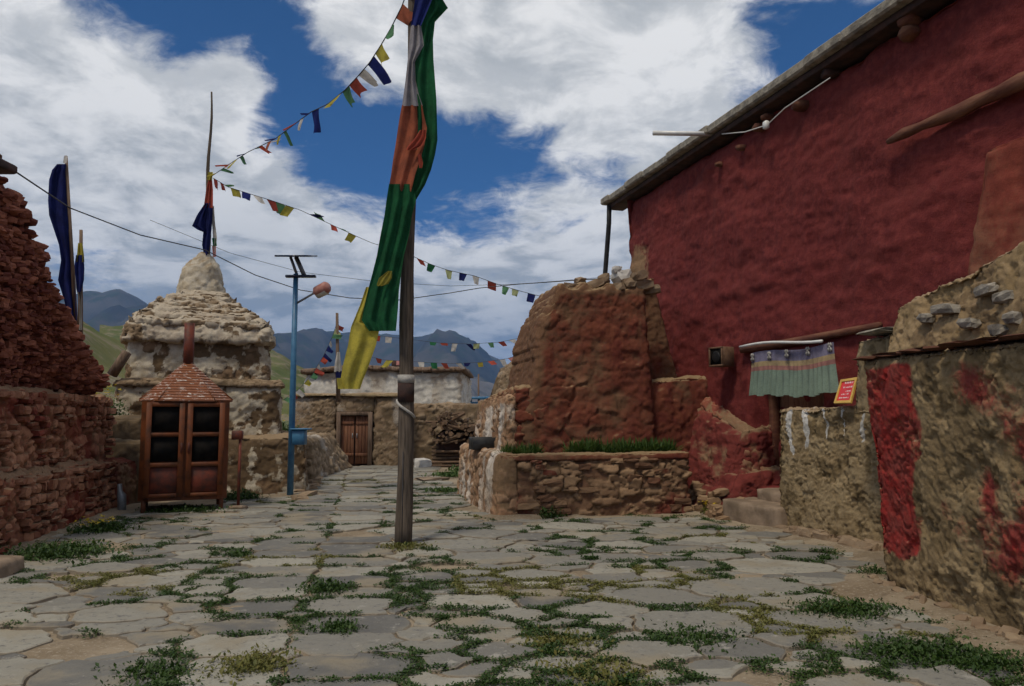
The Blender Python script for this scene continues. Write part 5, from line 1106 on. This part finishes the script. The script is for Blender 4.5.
# ------------------------------------------------------------------ prayer flag strings and wires
FC={'b':'c_blue','w':'c_offwhite','r':'c_red','g':'c_pgreen','y':'c_yellow','k':'c_pink','p':'c_paleyel','n':'c_navy','G':'c_green','o':'c_orange'}
def fstring(pts,label,flags,size,cordr=.008,wild=.5,seed=1,drop=1.):
    """pts: (px,py,Y); flags: string of colour letters spread along, or list of (t,colour)"""
    Pw=[P(*q) for q in pts]; seg=[np.linalg.norm(Pw[i+1]-Pw[i]) for i in range(len(Pw)-1)]; cum=np.concatenate([[0],np.cumsum(seg)]); T_=cum[-1]
    def at(s): k=min(np.searchsorted(cum,s,side='right')-1,len(seg)-1); return lerp(Pw[k],Pw[k+1],(s-cum[k])/seg[k])
    root=thing('prayer_flag_string',label,'prayer flags',Pw[0],'strings of prayer flags')
    mb=MB(); mb.add(tube([at(T_*i/60) for i in range(61)],cordr,5)); mb.build('cord',M['cord'],root)
    rnd=random.Random(seed); N=len(flags)
    for i,cc in enumerate(flags):
        if cc=='.': continue
        s=T_*(i+.5+rnd.uniform(-.18,.18))/N; hw=min(size*.5,T_/N*.47)*rnd.uniform(.72,1.0); a=at(max(0,s-hw)); b=at(min(T_,s+hw)); an=rnd.gauss(0,wild); sw=rnd.gauss(.15,wild*.5)
        d=(b-a)/np.linalg.norm(b-a); down=np.array([0,0,-1.]); down-=d*(down@d); down/=np.linalg.norm(down); side=np.cross(d,down)
        dn=down*math.cos(an)+side*math.sin(an)+d*sw; h=size*rnd.uniform(.65,1.15)*drop; V_=[]; taper=rnd.uniform(.0,.5) if size<.3 else rnd.uniform(0,.25); ph=rnd.uniform(0,6)
        for j in range(6):
            for k in range(6):
                u=k/5; v=j/5; uu=.5+(u-.5)*(1-taper*v); V_.append(lerp(a,b,uu)+dn*h*v+side*size*.10*math.sin(u*5+v*3+ph)*v)
        F_=[(j*6+k,j*6+k+1,j*6+k+7,j*6+k+6) for j in range(5) for k in range(5)]
        obj('prayer_flag',np.array(V_),F_,M[FC[cc]],root)
ptop=np.array([pb[0]+.05,pb[1],7.5])
fstring([(212,176,Yd),(228,165,16.8),(248,152,15.6),(275,139,14.2),(292,126,13.3),(311,112,12.4)],'prayer flag string rising from the white chorten spire, its middle flags blown flat','ygroygb.Grwobyg.rwb',.24,wild=1.1,seed=3)
fstring([(311,112,12.4),(328,104,11.9),(345,90,11.3),(358,76,10.9),(370,62,10.5),(381,45,10.2),(391,28,9.95),(402,6,9.75),(412,-22,9.6)],'nearest prayer flag string climbing to the top of the tall pole','b..ygrwbygow',.34,wild=.5,seed=5)
fstring([(213,178,Yd),(228,187,18.2),(247,193,18.6),(270,200,19),(300,210,19.5),(330,224,20),(358,237,20.6),(372,243,21)],'prayer flag string descending from the chorten spire towards the tall pole','rrgybwrgy.ngrgy..',.26,wild=.85,seed=7)
fstring([(372,243,21),(408,254,21),(430,264,21),(447,270,21),(475,276,21),(500,285,21.),(520,291,21),(547,298,21),(600,306,20),(640,310,18.5)],'prayer flag string passing right behind the tall pole to the ruined red wall','...rGpnwrgpnwrg.wgry.',.26,wild=.75,seed=9)
fstring([(372,335,27),(415,340,27),(440,343,27),(470,344,27),(500,342,27),(520,338,27),(560,325,27)],'thin upper row of tiny flags before the distant mountain','rwbp.Grwnpgrwb.kw',.26,wild=.7,seed=11,cordr=.006)
fstring([(350,352,28),(385,360,28),(420,362,28),(450,363.5,28),(480,362.5,28),(505,359,28),(540,350,28)],'lower row of tiny flags strung above the white house','gbrykywGrwbyrwkgy',.26,wild=.7,seed=13,cordr=.006)
fstring([(337,322,23.5),(333,335,23.4),(324,355,23.2),(312,375,23),(298,390,22.8),(283,400,22.6)],'short flag string slanting from the thin post down to the left','rpgwbnrwrgybwrg',.26,wild=.5,seed=15,cordr=.006)
def wire(pts,r,label,seed=0):
    Pw=[P(*q) for q in pts]; mb=MB(); sm=[]
    for i in range(len(Pw)-1):
        for t in np.linspace(0,1,5)[:-1]: sm.append(lerp(Pw[i],Pw[i+1],t))
    sm.append(Pw[-1]); mb.add(tube(sm,r,5)); mb.build('overhead_wire',M['cord'],None,loc=Pw[0],label=label,cat='wire')
wire([(16,172,10.2),(70,208,13),(140,235,15),(205,250,16.5),(255,275,18),(300,290,19.5),(350,298,20.5),(400,300,21),(450,293,21.5),(480,288,21),(520,284,20),(580,280,19),(632,277,18.4)],.012,'dark overhead wire sagging across the whole lane from the left house to the red building')
wire([(150,220,22),(230,253,23),(300,272,24),(380,282,24.5),(450,286,25),(520,284,25),(620,276,24)],.007,'fainter thin wire high behind the lamp and pole')
# ------------------------------------------------------------------ mountains and slopes
def rock_mat(name,a,b2,g,sc_=.002,snow=None):
    m,t,b=new_mat(name); n=t.noise(sc_,9,.62); n2=t.noise(sc_*5,8,.65); c=t.mix(t.ss(n,.38,.62),a,b2); c=t.mix(t.ss(n2,.48,.62),c,g)
    t.put(b.inputs['Base Color'],c); b.inputs['Roughness'].default_value=1; b.inputs['Specular IOR Level'].default_value=.05
    t.put(b.inputs['Normal'],t.bump(n2,.6,1/sc_*.02)); return m
def mountain(name,ridge,Y,depth,mat,seed,namp,nscale,nu=220,nv=70,back=.5):
    rx=[P(px,py,Y) for px,py in ridge]; X_=np.array([p[0] for p in rx]); Z_=np.array([p[2] for p in rx]); V_=[]
    xs_=np.linspace(X_[0],X_[-1],nu)
    for j in range(nv+1):
        v=j/nv*(1+back); y=Y-depth*(1-v); prof=v**.85 if v<=1 else max(0,1-(v-1)*1.1)
        for x in xs_: V_.append((x*(y/Y if v<1 else 1),y,np.interp(x,X_,Z_)*prof-2))
    V_=np.array(V_); vv=np.repeat(np.arange(nv+1)/nv*(1+back),nu)
    rid=1-np.abs(fbm(V_*np.array([1,.35,0]),nscale,5,seed,.55))*2
    fl=np.clip(vv,0,1); env=np.where(vv<1,np.sin(np.clip(fl,0,1)*math.pi*.93)**.7,.3)
    V_[:,2]+=(rid-.6)*namp*env+fbm(V_*np.array([1,1,0]),nscale*4,4,seed+3)*namp*.16*np.clip(vv*4,0,1)
    F_=np.array([(j*nu+i,j*nu+i+1,(j+1)*nu+i+1,(j+1)*nu+i) for j in range(nv) for i in range(nu-1)])
    obj(name,V_,F_,mat,kind='structure')
RM=rock_mat('dark mountain rock',(.03,.03,.03),(.085,.078,.068),(.04,.05,.032),.0016); RL=rock_mat('paler mountain rock',(.12,.11,.10),(.19,.17,.15),(.09,.085,.07),.002); GH=rock_mat('grassy hillside',(.075,.095,.03),(.13,.125,.05),(.19,.16,.11),.012)
mountain('mountain_range_right',[(-200,345),(120,350),(200,345),(262,345),(300,341),(345,338),(380,332),(415,329),(442,326.5),(455,328),(480,340),(500,352),(520,364),(545,380),(600,392),(800,405),(1200,410)],6200,3600,RM,5,330,.0011)
mountain('mountain_range_left',[(-500,330),(-100,310),(40,300),(80,296),(100,289),(120,284.5),(138,288),(165,298),(200,308),(240,325),(265,340),(300,362),(360,385),(420,405)],5200,2600,RM,8,300,.0012)
mountain('rocky_spur',[(90,345),(112,331),(125,320),(137,305),(142,309),(160,335),(190,360),(240,390)],3400,900,RL,12,130,.003,120,50)
mountain('valley_slopes_right',[(330,400),(400,384),(450,380),(500,384),(530,388),(600,392),(900,398)],3800,1500,RL,22,110,.002,160,40)
mountain('green_hillside_left',[(-300,235),(40,310),(78,316),(100,330),(130,345),(170,366),(220,390),(270,412)],330,230,GH,15,7,.012,160,60)
mountain('green_hillside_middle',[(100,320),(225,334),(262,344),(285,356),(310,372),(335,388),(360,402),(420,412)],700,420,GH,18,16,.008,160,60)

# ------------------------------------------------------------------ haze
m=bpy.data.materials.new('valley haze'); m.use_nodes=True; nt=m.node_tree; nt.nodes.clear(); pv=nt.nodes.new('ShaderNodeVolumePrincipled'); pv.inputs['Color'].default_value=(.22,.48,1,1); pv.inputs['Density'].default_value=7.5e-5; pv.inputs['Anisotropy'].default_value=0.1
o=nt.nodes.new('ShaderNodeOutputMaterial'); nt.links.new(pv.outputs[0],o.inputs['Volume'])
mb=MB(); S=21000; mb.box((0,0,(1800-30)/2),S*2,S*2,1830); mb.build('haze',m,None,kind='stuff',smooth=False)
